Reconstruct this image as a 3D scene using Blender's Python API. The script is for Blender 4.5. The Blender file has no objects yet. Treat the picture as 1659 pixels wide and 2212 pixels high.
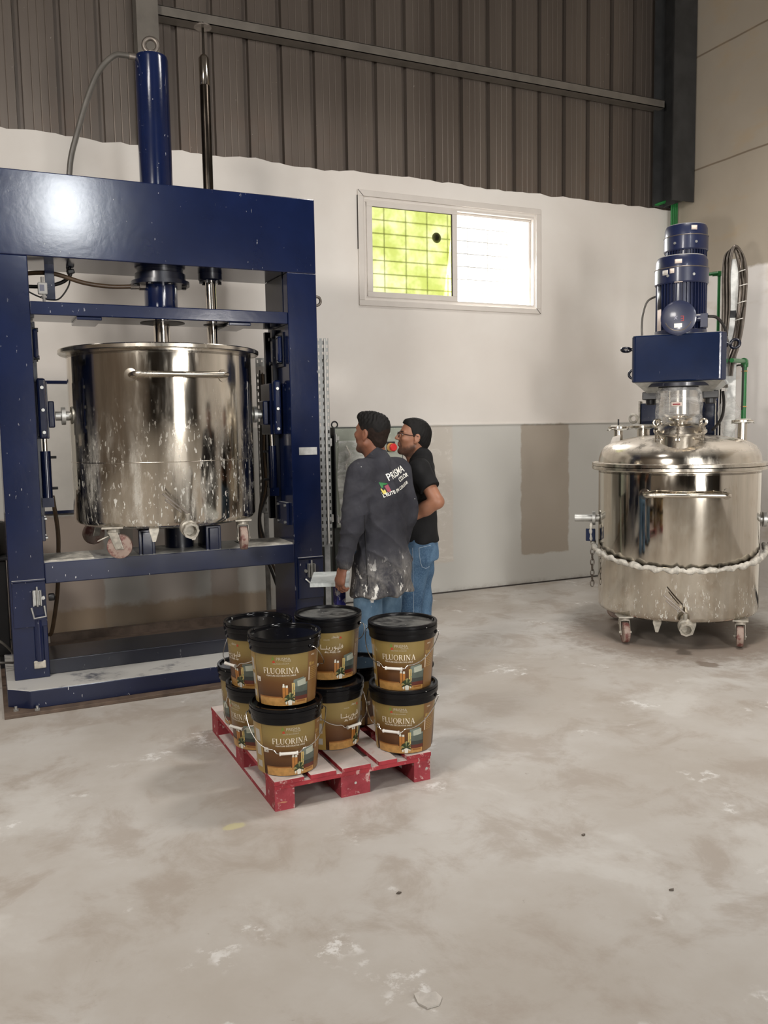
import bpy, bmesh, math, random
import numpy as np
from mathutils import Vector, Matrix
from mathutils.bvhtree import BVHTree

S = bpy.context.scene
COL = S.collection
PI = math.pi
def R(d): return math.radians(d)
random.seed(7)

# ------------------------------------------------------------------ camera
CAM_H = 1.65
YAW, PITCH, ROLL = R(24.9), R(-5.571), R(-0.951)
def cam_axes():
    f = Vector((math.sin(YAW)*math.cos(PITCH), math.cos(YAW)*math.cos(PITCH), math.sin(PITCH)))
    r = Vector((math.cos(YAW), -math.sin(YAW), 0)); u = r.cross(f)
    c, s = math.cos(ROLL), math.sin(ROLL)
    return c*r + s*u, -s*r + c*u, f
_r, _u, _f = cam_axes()
cd = bpy.data.cameras.new('camera'); cam = bpy.data.objects.new('camera', cd); COL.objects.link(cam)
cam.matrix_world = Matrix(((_r.x, _u.x, -_f.x, 0), (_r.y, _u.y, -_f.y, 0), (_r.z, _u.z, -_f.z, CAM_H), (0, 0, 0, 1)))
cd.sensor_fit = 'VERTICAL'; cd.sensor_height = 36.0; cd.lens = 1850/2212*36.0
cd.clip_start = 0.05; cd.clip_end = 200
S.camera = cam

# ------------------------------------------------------------------ light, world, exposure
S.view_settings.view_transform = 'Standard'; S.view_settings.look = 'None'
S.view_settings.exposure = 0.09; S.view_settings.gamma = 1.0; S.view_settings.use_curve_mapping = False
S.cycles.use_denoising = True
S.cycles.max_bounces = 8; S.cycles.diffuse_bounces = 4; S.cycles.glossy_bounces = 5
S.cycles.transmission_bounces = 6; S.cycles.transparent_max_bounces = 10
S.cycles.sample_clamp_indirect = 8.0; S.cycles.caustics_reflective = False; S.cycles.caustics_refractive = False

W = bpy.data.worlds.new('daylight'); S.world = W; W.use_nodes = True
bg = W.node_tree.nodes['Background']; bg.inputs[0].default_value = (0.98, 0.99, 1.0, 1); bg.inputs[1].default_value = 4.5

def area(name, loc, direction, sx, sy, power, color=(1, 1, 1), spread=180):
    d = bpy.data.lights.new(name, 'AREA'); d.shape = 'RECTANGLE'; d.size = sx; d.size_y = sy; d.energy = power; d.color = color
    d.spread = R(spread)
    o = bpy.data.objects.new(name, d); COL.objects.link(o); o.location = loc
    o.rotation_euler = Vector(direction).to_track_quat('-Z', 'Y').to_euler()
    return o
WARM = (1.0, 0.95, 0.90)
# daylight through a loading door and high opening, unseen, assumed behind the camera
area('assumed_door_daylight', (2.65, -4.1, 1.3), (0, 1, 0.12), 1.7, 2.5, 150, (1.0, 0.965, 0.925))
area('assumed_high_daylight', (1.45, -4.1, 5.40), (-0.09, 1, -0.23), 0.62, 0.95, 36, (0.94, 0.98, 1.0), 125)
# unseen fill lights under the roof, added to brighten floor and pallet
area('overhead_fill', (4.1, 3.7, 6.6), (0, 0, -1), 1.2, 0.5, 82, WARM, 125)
area('overhead_fill', (-1.3, 2.6, 6.6), (0, 0, -1), 1.2, 0.5, 92, WARM, 125)
# unseen light added at the left wall to brighten the back wall
area('left_fill', (-3.5, 0.2, 4.4), (1, 1.35, -0.16), 1.3, 0.9, 100, (1.0, 0.955, 0.90), 105)
# unseen lights assumed left and right of the camera, from shadow directions
area('assumed_light', (-1.6, -0.2, 1.25), (1, 0.72, 0.18), 0.30, 0.22, 9, (1.0, 0.95, 0.90), 42)
area('assumed_light', (2.95, -0.35, 2.55), (0.14, 1, 0.16), 0.35, 0.9, 40, (1.0, 0.965, 0.93), 120)
# daylight in the open half of the back window
area('back_window_daylight', (4.72, 7.56, 3.3), (-0.25, -1, -0.55), 0.85, 0.85, 28, (1.0, 0.98, 0.96))

# ------------------------------------------------------------------ materials
class NT:
    def __init__(s, name):
        s.m = bpy.data.materials.new(name); s.m.use_nodes = True
        s.t = s.m.node_tree; s.n = s.t.nodes; s.l = s.t.links
        s.b = s.n['Principled BSDF']; s.tc = s.n.new('ShaderNodeTexCoord'); s.o = s.tc.outputs['Object']
        s.col = None; s.rough = None
    def set(s, k, v):
        i = s.b.inputs[k]
        if hasattr(v, 'is_linked') or isinstance(v, bpy.types.NodeSocket): s.l.new(v, i)
        else: i.default_value = v
    def math(s, op, a, b=0.0, c=None, clamp=False):
        n = s.n.new('ShaderNodeMath'); n.operation = op; n.use_clamp = clamp
        for k, v in enumerate((a, b, c)):
            if v is None: continue
            if isinstance(v, bpy.types.NodeSocket): s.l.new(v, n.inputs[k])
            else: n.inputs[k].default_value = v
        return n.outputs[0]
    def mapping(s, scale=(1, 1, 1), loc=(0, 0, 0)):
        n = s.n.new('ShaderNodeMapping'); s.l.new(s.o, n.inputs[0]); n.inputs['Scale'].default_value = scale; n.inputs['Location'].default_value = loc
        return n.outputs[0]
    def noise(s, scale, detail=4, rough=0.55, dist=0.0, vec=None, loc=None, stretch=None):
        n = s.n.new('ShaderNodeTexNoise'); n.inputs['Scale'].default_value = scale; n.inputs['Detail'].default_value = detail
        n.inputs['Roughness'].default_value = rough; n.inputs['Distortion'].default_value = dist
        if vec is None: vec = s.mapping(stretch or (1, 1, 1), loc or (0, 0, 0)) if (stretch or loc) else s.o
        s.l.new(vec, n.inputs['Vector']); return n.outputs[0]
    def ramp(s, fac, lo, hi):
        n = s.n.new('ShaderNodeMapRange'); n.interpolation_type = 'SMOOTHSTEP'; s.l.new(fac, n.inputs[0])
        n.inputs[1].default_value = lo; n.inputs[2].default_value = hi; return n.outputs[0]
    def mix(s, fac, a, b):
        n = s.n.new('ShaderNodeMix'); n.data_type = 'RGBA'
        for i, v in ((0, fac), (6, a), (7, b)):
            if isinstance(v, bpy.types.NodeSocket): s.l.new(v, n.inputs[i])
            elif i == 0: n.inputs[0].default_value = v
            else: n.inputs[i].default_value = (v[0], v[1], v[2], 1)
        return n.outputs[2]
    def xyz(s, vec=None):
        n = s.n.new('ShaderNodeSeparateXYZ'); s.l.new(vec or s.o, n.inputs[0]); return n.outputs
    def up(s):
        g = s.n.new('ShaderNodeNewGeometry'); n = s.n.new('ShaderNodeSeparateXYZ'); s.l.new(g.outputs['Normal'], n.inputs[0]); return n.outputs[2]
    def bump(s, h, strength=0.2, dist=0.01):
        n = s.n.new('ShaderNodeBump'); n.inputs['Strength'].default_value = strength; n.inputs['Distance'].default_value = dist
        s.l.new(h, n.inputs['Height']); s.l.new(n.outputs[0], s.b.inputs['Normal'])
    def over(s, mask, color): s.col = s.mix(mask, s.col, color)
    def done(s, **kw):
        if s.col is not None: s.set('Base Color', s.col if isinstance(s.col, bpy.types.NodeSocket) else (*s.col, 1))
        for k, v in kw.items(): s.set(k.replace('_', ' '), v)
        return s.m

def sr(r, g, b):   # sRGB 0..255 -> linear
    def f(c):
        c /= 255.0
        return c/12.92 if c <= 0.04045 else ((c+0.055)/1.055)**2.4
    return (f(r), f(g), f(b))

def plain(name, c, rough=0.5, metal=0.0, vary=0.12, scale=6.0, **kw):
    t = NT(name)
    if vary:
        t.col = t.mix(t.ramp(t.noise(scale, 4), 0.3, 0.7), tuple(x*(1-vary) for x in c), tuple(min(1, x*(1+vary)) for x in c))
    else: t.col = c
    return t.done(Roughness=rough, Metallic=metal, **kw)

M = {}
def blue_paint(name, c, dust=0.0, specks=0.5, rough=0.17):
    t = NT(name)
    t.col = t.mix(t.ramp(t.noise(3, 4), 0.3, 0.7), tuple(x*0.85 for x in c), tuple(x*1.15 for x in c))
    if specks:
        big = t.ramp(t.noise(1.6, 3, loc=(3, 1, 2)), 0.42, 0.62)
        sp = t.math('MULTIPLY', t.ramp(t.noise(58, 2, 0.4, stretch=(1, 1, 0.45)), 0.73, 0.755), big)
        t.over(t.math('MULTIPLY', sp, specks), sr(205, 205, 205))
    if dust:
        d = t.math('MULTIPLY', t.ramp(t.up(), 0.6, 0.9), t.ramp(t.noise(5, 6, 0.65), 0.27, 0.46))
        t.over(t.math('MULTIPLY', d, dust), sr(205, 203, 197))
    t.bump(t.noise(16, 5, 0.6), 0.065, 0.008)
    return t.done(Roughness=rough, Specular_IOR_Level=0.5, Coat_Weight=0.25, Coat_Roughness=0.10)
NAVY = sr(16, 27, 60)
M['navy'] = blue_paint('navy_gloss_paint', NAVY, 0.0)
M['navy_dusty'] = blue_paint('navy_paint_with_dust', NAVY, 0.95, 0.9, 0.35)
M['navy_motor'] = blue_paint('navy_motor_paint', sr(24, 32, 62), 0.85, 0.0, 0.35)
M['navy_box'] = blue_paint('navy_mixer_paint', sr(15, 29, 58), 0.5, 1.0, 0.11)
M['dark_navy'] = blue_paint('deep_navy_paint', sr(10, 15, 32), 0.0, 0.2, 0.35)

def steel(name, splat=0.6, seed=0.0, zlow=0.0, zhigh=0.5, dustamt=0.0, rough=0.10, film_=0.30, tint=sr(214, 206, 192)):
    t = NT(name)
    st = t.noise(14, 4, 0.6, stretch=(1, 1, 0.05), loc=(seed, 0, 0))
    t.col = t.mix(t.ramp(st, 0.25, 0.75), tuple(x*0.80 for x in tint), tint)
    rg = t.math('MULTIPLY_ADD', t.ramp(t.noise(7, 5, 0.65, stretch=(1, 1, 0.18), loc=(seed, 2, 0)), 0.45, 0.72), 0.20, rough)
    metal = 1.0
    if splat:
        z = t.xyz()[2]
        low = t.math('SUBTRACT', 1.0, t.ramp(z, zlow, zhigh))
        a = t.ramp(t.noise(34, 4, 0.6, stretch=(1, 1, 0.42), loc=(seed, 5, 1)), 0.61, 0.65)
        b = t.ramp(t.noise(60, 3, 0.5, stretch=(1, 1, 0.3), loc=(seed, 9, 1)), 0.625, 0.665)
        reg = t.ramp(t.noise(2.2, 3, 0.6, loc=(seed+4, 0, 0)), 0.36, 0.56)
        mask = t.math('MULTIPLY', t.math('MAXIMUM', a, b), t.math('MULTIPLY', low, reg))
        film = t.math('MULTIPLY', t.ramp(t.noise(9, 6, 0.7, stretch=(1, 1, 0.25), loc=(seed, 3, 3)), 0.45, 0.75), t.math('MULTIPLY', low, film_))
        t.over(t.math('MULTIPLY', t.ramp(t.noise(5, 6, 0.7, stretch=(1, 1, 0.12), loc=(seed, 1, 7)), 0.5, 0.75), 0.55*film_), sr(120, 98, 76))
        mask = t.math('MULTIPLY', t.math('MAXIMUM', mask, film), splat, clamp=True)
        t.over(mask, sr(216, 214, 206))
        metal = t.math('SUBTRACT', 1.0, mask)
        rg = t.math('MAXIMUM', rg, t.math('MULTIPLY', mask, 0.6))
    if dustamt:
        d = t.math('MULTIPLY', t.ramp(t.up(), 0.25, 0.8), t.ramp(t.noise(6, 5, 0.6, loc=(seed, 0, 2)), 0.25, 0.6))
        d = t.math('MULTIPLY', d, dustamt)
        t.over(d, sr(200, 190, 176)); metal = t.math('SUBTRACT', 1.0, d); rg = t.math('MAXIMUM', rg, t.math('MULTIPLY', d, 0.55))
    t.bump(t.noise(2.4, 2, stretch=(1, 1, 0.25)), 0.05, 0.02)
    return t.done(Roughness=rg, Metallic=metal)
M['tank_steel'] = steel('polished_tank_steel_splashed', 1.0, 0.0, 0.25, 1.15, film_=0.75)
M['tank2_steel'] = steel('polished_tank_steel_clean', 1.0, 3.0, 0.12, 0.75, 0.0, 0.07)
M['dome_steel'] = steel('dusty_dome_steel', 0, 1.0, dustamt=0.75, rough=0.14)
M['rim_steel'] = steel('rim_steel', 0, 2.0, rough=0.2)
M['chrome'] = plain('chrome_rod', sr(205, 198, 188), 0.14, 1.0, 0.05)
M['rod_dark'] = plain('oiled_dark_rod', sr(66, 60, 54), 0.28, 1.0, 0.25, 9)
M['wire'] = plain('bright_wire', sr(226, 224, 220), 0.22, 1.0, 0.0)
M['galv'] = plain('galvanised_steel', sr(188, 188, 184), 0.42, 0.75, 0.14, 24)
M['iron'] = plain('grey_cast_iron', sr(120, 112, 104), 0.45, 0.7, 0.2, 20)
M['caster_metal'] = plain('zinc_plated_caster_steel', sr(178, 172, 160), 0.45, 0.5, 0.25, 30)
def caster_wheel():
    t = NT('red_caster_rubber_with_paint')
    t.col = t.mix(t.ramp(t.noise(16, 5, 0.65), 0.38, 0.55), sr(112, 66, 60), sr(158, 138, 126))
    return t.done(Roughness=0.6)
M['caster_red'] = caster_wheel()
M['rubber'] = plain('black_rubber', sr(34, 31, 29), 0.5, 0, 0.2)
M['hose_brown'] = plain('brown_hydraulic_hose', sr(74, 58, 42), 0.4, 0, 0.2, 12)
M['hose_grey'] = plain('grey_hydraulic_hose', sr(86, 82, 76), 0.42, 0.1, 0.15, 12)
M['black'] = plain('black_paint', sr(24, 24, 26), 0.4, 0, 0.15)
M['dark_green'] = plain('dark_grey_green_cabinet_paint', sr(46, 52, 48), 0.45, 0, 0.12)
M['white_plastic'] = plain('white_plastic', sr(226, 222, 214), 0.35, 0, 0.04)
M['grey_plastic'] = plain('pale_grey_plastic', sr(196, 190, 182), 0.4, 0, 0.06)
M['sticker'] = plain('paper_sticker', sr(224, 208, 196), 0.6, 0, 0.05)
M['red'] = plain('red_plastic', sr(196, 36, 34), 0.35, 0, 0.05)
M['yellow'] = plain('ochre_yellow_plastic', sr(206, 160, 96), 0.4, 0, 0.05)
M['green_pipe'] = plain('green_plastic_pipe', sr(38, 116, 58), 0.4, 0, 0.12)
M['ink_red'] = plain('red_print', sr(150, 40, 48), 0.5, 0, 0)
M['ink_grey'] = plain('grey_print', sr(150, 150, 166), 0.5, 0, 0)
M['ink_white'] = plain('white_print', sr(238, 236, 228), 0.5, 0, 0)
M['ink_black'] = plain('black_print', sr(20, 20, 20), 0.5, 0, 0)
M['tape'] = plain('dirty_white_wrapping', sr(190, 185, 174), 0.75, 0, 0.3, 26)
M['rust_cable'] = plain('brown_cable', sr(92, 74, 56), 0.6, 0, 0.25)
M['rail_brown'] = plain('dusty_brown_steel', sr(96, 80, 68), 0.7, 0, 0.25, 14)
M['paper'] = plain('grey_paper', sr(188, 182, 174), 0.8, 0, 0.08, 30)
M['column_dark'] = plain('dark_primer_steel', sr(58, 58, 58), 0.5, 0.2, 0.18)
M['column_grey'] = plain('grey_primer_steel', sr(112, 106, 98), 0.5, 0.2, 0.12)

def floor_mat():
    t = NT('dusty_screed_floor')
    t.col = t.mix(t.ramp(t.noise(0.8, 7, 0.62), 0.30, 0.70), sr(176, 168, 158), sr(197, 193, 187))
    t.over(t.math('MULTIPLY', t.ramp(t.noise(2.6, 8, 0.68, 0.4, loc=(2, 7, 0)), 0.47, 0.64), 0.65), sr(163, 151, 139))
    t.over(t.math('MULTIPLY', t.ramp(t.noise(1.3, 7, 0.66, 0.3, loc=(9, 1, 0)), 0.56, 0.68), 0.55), sr(206, 203, 197))
    t.over(t.math('MULTIPLY', t.ramp(t.noise(14, 5, 0.7, loc=(5, 3, 0)), 0.66, 0.74), 0.5), sr(138, 124, 112))
    blot = t.math('MULTIPLY', t.ramp(t.noise(2.1, 4, 0.6, loc=(1.7, 4.4, 0)), 0.60, 0.68), t.ramp(t.noise(17, 5, 0.7), 0.48, 0.60))
    t.over(t.math('MULTIPLY', blot, 0.85), sr(226, 224, 220))
    # one chalky splash and one tinted spot of their own
    x, y, z = t.xyz()
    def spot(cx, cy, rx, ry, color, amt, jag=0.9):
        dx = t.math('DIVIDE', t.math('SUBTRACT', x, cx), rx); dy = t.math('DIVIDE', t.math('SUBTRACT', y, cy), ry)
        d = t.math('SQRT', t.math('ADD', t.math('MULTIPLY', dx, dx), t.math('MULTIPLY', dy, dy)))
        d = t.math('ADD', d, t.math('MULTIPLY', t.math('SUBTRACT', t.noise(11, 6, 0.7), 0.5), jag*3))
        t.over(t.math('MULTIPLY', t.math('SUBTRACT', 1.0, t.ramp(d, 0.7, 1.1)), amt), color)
    spot(0.22, 2.18, 0.11, 0.07, sr(228, 228, 226), 0.9)
    spot(0.86, 3.40, 0.05, 0.03, sr(206, 200, 140), 0.5, 0.4)
    spot(0.50, 2.20, 0.05, 0.04, sr(224, 224, 220), 0.6)
    spot(-0.25, 2.95, 0.06, 0.05, sr(120, 118, 112), 0.6)
    spot(4.85, 5.05, 0.95, 0.92, sr(128, 112, 98), 0.72, 0.25)  # dark stain and shade around the lidded tank, painted into the floor
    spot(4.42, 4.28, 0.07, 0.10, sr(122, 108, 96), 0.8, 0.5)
    t.bump(t.noise(30, 6, 0.7), 0.10, 0.01)
    rg = t.math('MULTIPLY_ADD', t.noise(3, 5), 0.25, 0.42)
    return t.done(Roughness=rg, Specular_IOR_Level=0.35)
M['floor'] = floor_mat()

def wall_mat():
    t = NT('white_painted_plaster')
    x, y, z = t.xyz()
    t.col = t.mix(t.ramp(t.noise(0.7, 5, 0.6), 0.3, 0.7), sr(222, 215, 207), sr(231, 226, 219))
    def rect(x0, x1, z0, z1, color, amt, jag=0.02, soft=0.012):
        nz = t.math('MULTIPLY', t.math('SUBTRACT', t.noise(9, 4, 0.6), 0.5), jag*2)
        xx = t.math('ADD', x, nz); zz = t.math('ADD', z, nz)
        m = t.math('MULTIPLY', t.math('MULTIPLY', t.ramp(xx, x0-soft, x0+soft), t.math('SUBTRACT', 1.0, t.ramp(xx, x1-soft, x1+soft))),
                   t.math('MULTIPLY', t.ramp(zz, z0-soft, z0+soft), t.math('SUBTRACT', 1.0, t.ramp(zz, z1-soft, z1+soft))))
        t.over(t.math('MULTIPLY', m, amt), color)
    # cooler white paint of the lower wall, with three sample patches
    rect(-9, 9, -1, 1.675, sr(184, 184, 178), 0.72, 0.0)
    rect(5.015, 5.62, 0.31, 1.668, sr(166, 155, 141), 0.92, 0.03)
    rect(3.2, 4.205, 0.305, 1.672, sr(198, 190, 179), 0.85, 0.02)
    wv = t.ramp(t.noise(7, 5, 0.7, 1.0, stretch=(1, 1, 1.8)), 0.5, 0.7)
    rect(3.2, 4.2, 0.31, 1.67, sr(212, 206, 197), wv, 0.02)
    # bare render at the left, behind the press
    rect(-4, 0.85, -1, 0.98, sr(178, 160, 146), 0.8, 0.03)
    rect(1.2, 1.62, -1, 0.80, sr(176, 160, 148), 0.5, 0.03, 0.04)
    rect(1.75, 2.0, -1, 0.86, sr(172, 156, 144), 0.7, 0.03)
    rect(-4, 2.3, -1, 0.20, sr(160, 140, 116), 0.8, 0.06, 0.03)
    dirt = t.math('MULTIPLY', t.math('SUBTRACT', 1.0, t.ramp(z, 0.0, 0.07)), t.ramp(t.noise(8, 5, 0.7), 0.4, 0.6))
    t.over(t.math('MULTIPLY', dirt, 0.6), sr(150, 142, 132))
    t.bump(t.noise(12, 4), 0.05, 0.01)
    return t.done(Roughness=0.62, Specular_IOR_Level=0.3)
M['wall'] = wall_mat()
def rwall_mat():
    t = NT('cream_wall_panels')
    x, y, z = t.xyz()
    t.col = t.mix(t.ramp(t.noise(0.6, 5, 0.6), 0.3, 0.7), sr(166, 155, 139), sr(176, 165, 149))
    low = t.math('SUBTRACT', 1.0, t.ramp(t.math('ADD', z, t.math('MULTIPLY', t.noise(9, 4), 0.05)), 3.20, 3.24))
    t.over(low, sr(232, 227, 222))
    for zj in (4.325, 5.475):
        dz = t.math('ABSOLUTE', t.math('SUBTRACT', t.math('ADD', z, t.math('MULTIPLY', t.noise(2, 2), 0.02)), zj+0.01))
        t.over(t.math('MULTIPLY', t.math('SUBTRACT', 1.0, t.ramp(dz, 0.004, 0.014)), 0.75), sr(104, 88, 70))
    st = t.math('MULTIPLY', t.ramp(t.noise(1.5, 4, 0.6, stretch=(1, 1, 2.2)), 0.52, 0.72), 0.35)
    t.over(st, sr(176, 152, 116))
    return t.done(Roughness=0.6, Specular_IOR_Level=0.3)
M['wall_right'] = rwall_mat()
M['plain_wall'] = plain('dull_beige_wall', sr(136, 126, 116), 0.7, 0, 0.06, 1.0)
M['dark_wall'] = plain('dark_grey_cladding', sr(66, 60, 55), 0.6, 0.1, 0.15, 2.0)
M['ceiling'] = plain('grey_roof_sheet', sr(84, 78, 72), 0.6, 0.2, 0.1)
def cladding_mat():
    t = NT('weathered_cladding_sheet')
    t.col = t.mix(t.ramp(t.noise(3, 5, 0.6, stretch=(1, 1, 0.06)), 0.3, 0.7), sr(108, 98, 90), sr(124, 114, 105))
    t.over(t.math('MULTIPLY', t.ramp(t.noise(60, 2, 0.5, stretch=(1, 1, 0.6)), 0.775, 0.80), 0.6), sr(200, 192, 184))
    x, y, z = t.xyz()
    rust = t.math('MULTIPLY', t.math('SUBTRACT', 1.0, t.ramp(z, 3.95, 4.6)), t.ramp(t.noise(2, 5, 0.6), 0.5, 0.75))
    t.over(t.math('MULTIPLY', rust, 0.35), sr(120, 92, 74))
    return t.done(Roughness=0.38, Metallic=0.55)
M['cladding'] = cladding_mat()
M['pvc'] = plain('white_pvc_frame', sr(214, 207, 199), 0.35, 0, 0.03)
M['seam'] = plain('dark_seam', sr(60, 54, 50), 0.7, 0, 0.1)

def green_glass():
    t = NT('yellow_green_translucent_pane')
    p = t.ramp(t.noise(3.4, 4, 0.6), 0.35, 0.7)
    t.col = t.mix(p, sr(206, 216, 110), sr(236, 238, 170))
    out = t.n['Material Output']
    tr = t.n.new('ShaderNodeBsdfTranslucent'); t.l.new(t.col, tr.inputs[0])
    tp = t.n.new('ShaderNodeBsdfRefraction'); tp.inputs['Roughness'].default_value = 0.22; tp.inputs['IOR'].default_value = 1.2; t.l.new(t.mix(p, (0.44, 0.46, 0.24), (0.58, 0.59, 0.44)), tp.inputs[0])
    gl = t.n.new('ShaderNodeBsdfGlossy'); gl.inputs['Roughness'].default_value = 0.08; gl.inputs[0].default_value = (1, 1, 1, 1)
    m1 = t.n.new('ShaderNodeMixShader'); m1.inputs[0].default_value = 0.88; t.l.new(tr.outputs[0], m1.inputs[1]); t.l.new(tp.outputs[0], m1.inputs[2])
    m2 = t.n.new('ShaderNodeMixShader'); m2.inputs[0].default_value = 0.04; t.l.new(m1.outputs[0], m2.inputs[1]); t.l.new(gl.outputs[0], m2.inputs[2])
    t.l.new(m2.outputs[0], out.inputs[0]); return t.m
M['green_glass'] = green_glass()
def clear_film():
    t = NT('dusty_clear_plastic_film')
    out = t.n['Material Output']
    t.set('Base Color', (0.85, 0.84, 0.81, 1)); t.set('Roughness', 0.12); t.bump(t.noise(9, 5, 0.7, 0.6), 0.6, 0.03)
    tp = t.n.new('ShaderNodeBsdfTransparent'); tp.inputs[0].default_value = (0.93, 0.93, 0.92, 1)
    m = t.n.new('ShaderNodeMixShader'); fac = t.math('MULTIPLY_ADD', t.ramp(t.noise(5, 6, 0.65, 0.5, stretch=(1, 1, 2.5)), 0.4, 0.75), 0.4, 0.2)
    t.l.new(fac, m.inputs[0]); t.l.new(tp.outputs[0], m.inputs[1]); t.l.new(t.b.outputs[0], m.inputs[2]); t.l.new(m.outputs[0], out.inputs[0]); return t.m
M['film'] = clear_film()

def pallet_mat(name, c0, c1, wear):
    t = NT(name)
    t.col = t.mix(t.ramp(t.noise(10, 5, 0.65), 0.3, 0.7), c0, c1)
    d = t.math('MULTIPLY', t.ramp(t.up(), 0.5, 0.9), t.ramp(t.noise(4, 6, 0.65, loc=(1, 2, 0)), 0.12, 0.36))
    t.over(t.math('MULTIPLY', d, 0.96), sr(206, 196, 189))
    t.over(t.math('MULTIPLY', t.ramp(t.noise(26, 5, 0.7, loc=(3, 0, 1)), 0.57, 0.66), wear), sr(200, 168, 162))
    t.over(t.math('MULTIPLY', t.ramp(t.noise(19, 3, 0.7, stretch=(0.4, 1, 2)), 0.66, 0.72), 0.8), sr(196, 140, 104))
    t.bump(t.noise(30, 5, 0.7), 0.2, 0.01)
    return t.done(Roughness=0.65)
M['pallet'] = pallet_mat('red_pallet_wood', sr(138, 30, 40), sr(168, 46, 56), 0.7)
M['pallet_worn'] = pallet_mat('worn_red_pallet_block', sr(132, 36, 46), sr(160, 56, 66), 0.85)

def lid_mat(name, dust):
    t = NT(name); t.col = sr(15, 15, 17)
    if dust:
        r_ = t.math('LENGTH' if False else 'SQRT', t.math('ADD', t.math('MULTIPLY', t.xyz()[0], t.xyz()[0]), t.math('MULTIPLY', t.xyz()[1], t.xyz()[1])))
        disc = t.math('SUBTRACT', 1.0, t.ramp(r_, 0.128, 0.150))
        d = t.math('MULTIPLY', t.math('MULTIPLY', t.ramp(t.up(), 0.7, 0.95), t.ramp(t.noise(9, 5, 0.65, 0.5), 0.30, 0.62)), disc)
        t.col = t.mix(t.math('MULTIPLY', d, dust), t.col, sr(120, 120, 116))
    t.over(t.ramp(t.noise(55, 2, 0.4, stretch=(1, 1, 0.7)), 0.76, 0.775), sr(210, 210, 206))
    return t.done(Roughness=0.13 if not dust else 0.28, Specular_IOR_Level=0.2)
M['lid'] = lid_mat('glossy_black_plastic_lid', 0.0)
M['lid_dusty'] = lid_mat('black_plastic_lid_with_grey_dust', 0.85)

def label_mat():
    t = NT('olive_to_brown_bucket_print')
    z = t.xyz()[2]
    zz = t.math('ADD', z, t.math('MULTIPLY', t.math('SUBTRACT', t.noise(8, 3), 0.5), 0.03))
    a = t.ramp(zz, 0.10, 0.19); b = t.ramp(zz, 0.02, 0.12)
    t.col = t.mix(a, t.mix(b, sr(66, 38, 22), sr(98, 64, 32)), sr(134, 114, 66))
    return t.done(Roughness=0.32, Specular_IOR_Level=0.4)
M['label'] = label_mat()
def lab(name, c, v=0.0, s=20): M[name] = plain('print_'+name, c, 0.32, 0, v, s)
lab('l_panel', sr(122, 88, 50)); lab('l_gold', sr(158, 128, 70)); lab('l_text', sr(232, 222, 204)); lab('l_pale', sr(190, 180, 160))
lab('l_wood', sr(176, 132, 74), 0.15, 60); lab('l_woodline', sr(142, 92, 44)); lab('l_sofa', sr(82, 90, 82), 0.1, 40); lab('l_sofa2', sr(52, 56, 52), 0.1, 40)
lab('l_cushion', sr(172, 176, 160), 0.06, 30); lab('l_back', sr(108, 118, 108), 0.08, 30); lab('l_leg', sr(206, 178, 112)); lab('l_table', sr(170, 112, 52), 0.1, 50)
lab('l_leaf', sr(44, 56, 30), 0.2, 60); lab('l_leaf2', sr(150, 148, 96)); lab('l_pot', sr(222, 220, 206)); lab('l_rug', sr(92, 38, 26)); lab('l_red', sr(178, 58, 36)); lab('l_green', sr(110, 128, 56))
lab('l_grey', sr(176, 170, 160)); lab('l_dark', sr(60, 54, 50)); lab('l_sticker', sr(214, 206, 194))

def denim():
    t = NT('worn_blue_denim')
    t.col = t.mix(t.ramp(t.noise(5, 5, 0.6, stretch=(1, 1, 0.5)), 0.32, 0.68), sr(52, 76, 102), sr(98, 128, 156))
    t.over(t.math('MULTIPLY', t.ramp(t.noise(120, 2), 0.45, 0.6), 0.2), sr(120, 146, 170))
    return t.done(Roughness=0.85, Specular_IOR_Level=0.2)
M['denim'] = denim()
def denim_splash():
    t = NT('denim_with_paint_splashes')
    t.col = t.mix(t.ramp(t.noise(6, 5, 0.6, stretch=(1, 1, 0.5)), 0.32, 0.68), sr(62, 84, 104), sr(104, 128, 148))
    t.over(t.ramp(t.noise(26, 4, 0.6, stretch=(1, 1, 0.5)), 0.64, 0.68), sr(206, 204, 198))
    return t.done(Roughness=0.85, Specular_IOR_Level=0.2)
M['denim_splash'] = denim_splash()
def coat_mat():
    t = NT('charcoal_work_coat_cloth')
    x, y, z = t.xyz()
    t.col = t.mix(t.ramp(t.noise(6, 5, 0.6), 0.3, 0.7), sr(44, 44, 50), sr(62, 62, 67))
    low = t.math('SUBTRACT', 1.0, t.ramp(t.math('ADD', z, t.math('MULTIPLY', t.noise(4, 4), 0.25)), 0.86, 1.08))
    dust = t.math('MULTIPLY', low, t.ramp(t.noise(10, 6, 0.7, 0.5, stretch=(1, 1, 0.5)), 0.34, 0.66))
    t.over(t.math('MULTIPLY', dust, 0.8), sr(150, 146, 140))
    sp = t.math('MULTIPLY', t.ramp(t.noise(26, 4, 0.6, stretch=(1, 1, 0.5)), 0.59, 0.64), low)
    t.over(sp, sr(222, 220, 214))
    t.over(t.math('MULTIPLY', t.ramp(t.noise(42, 2, 0.5), 0.765, 0.785), 0.9), sr(220, 218, 212))
    smear = t.math('MULTIPLY', t.ramp(t.noise(3.2, 5, 0.7, 1.2, loc=(4, 2, 1), stretch=(1, 1, 1.6)), 0.58, 0.74), 0.30)
    t.over(smear, sr(140, 138, 136))
    t.bump(t.noise(8, 2.5, 0.5, 0.3), 0.55, 0.03)
    return t.done(Roughness=0.88, Specular_IOR_Level=0.2)
M['coat'] = coat_mat()
M['polo'] = plain('black_polo_cloth', sr(28, 28, 29), 0.85, 0, 0.2, 12, Specular_IOR_Level=0.2)
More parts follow.
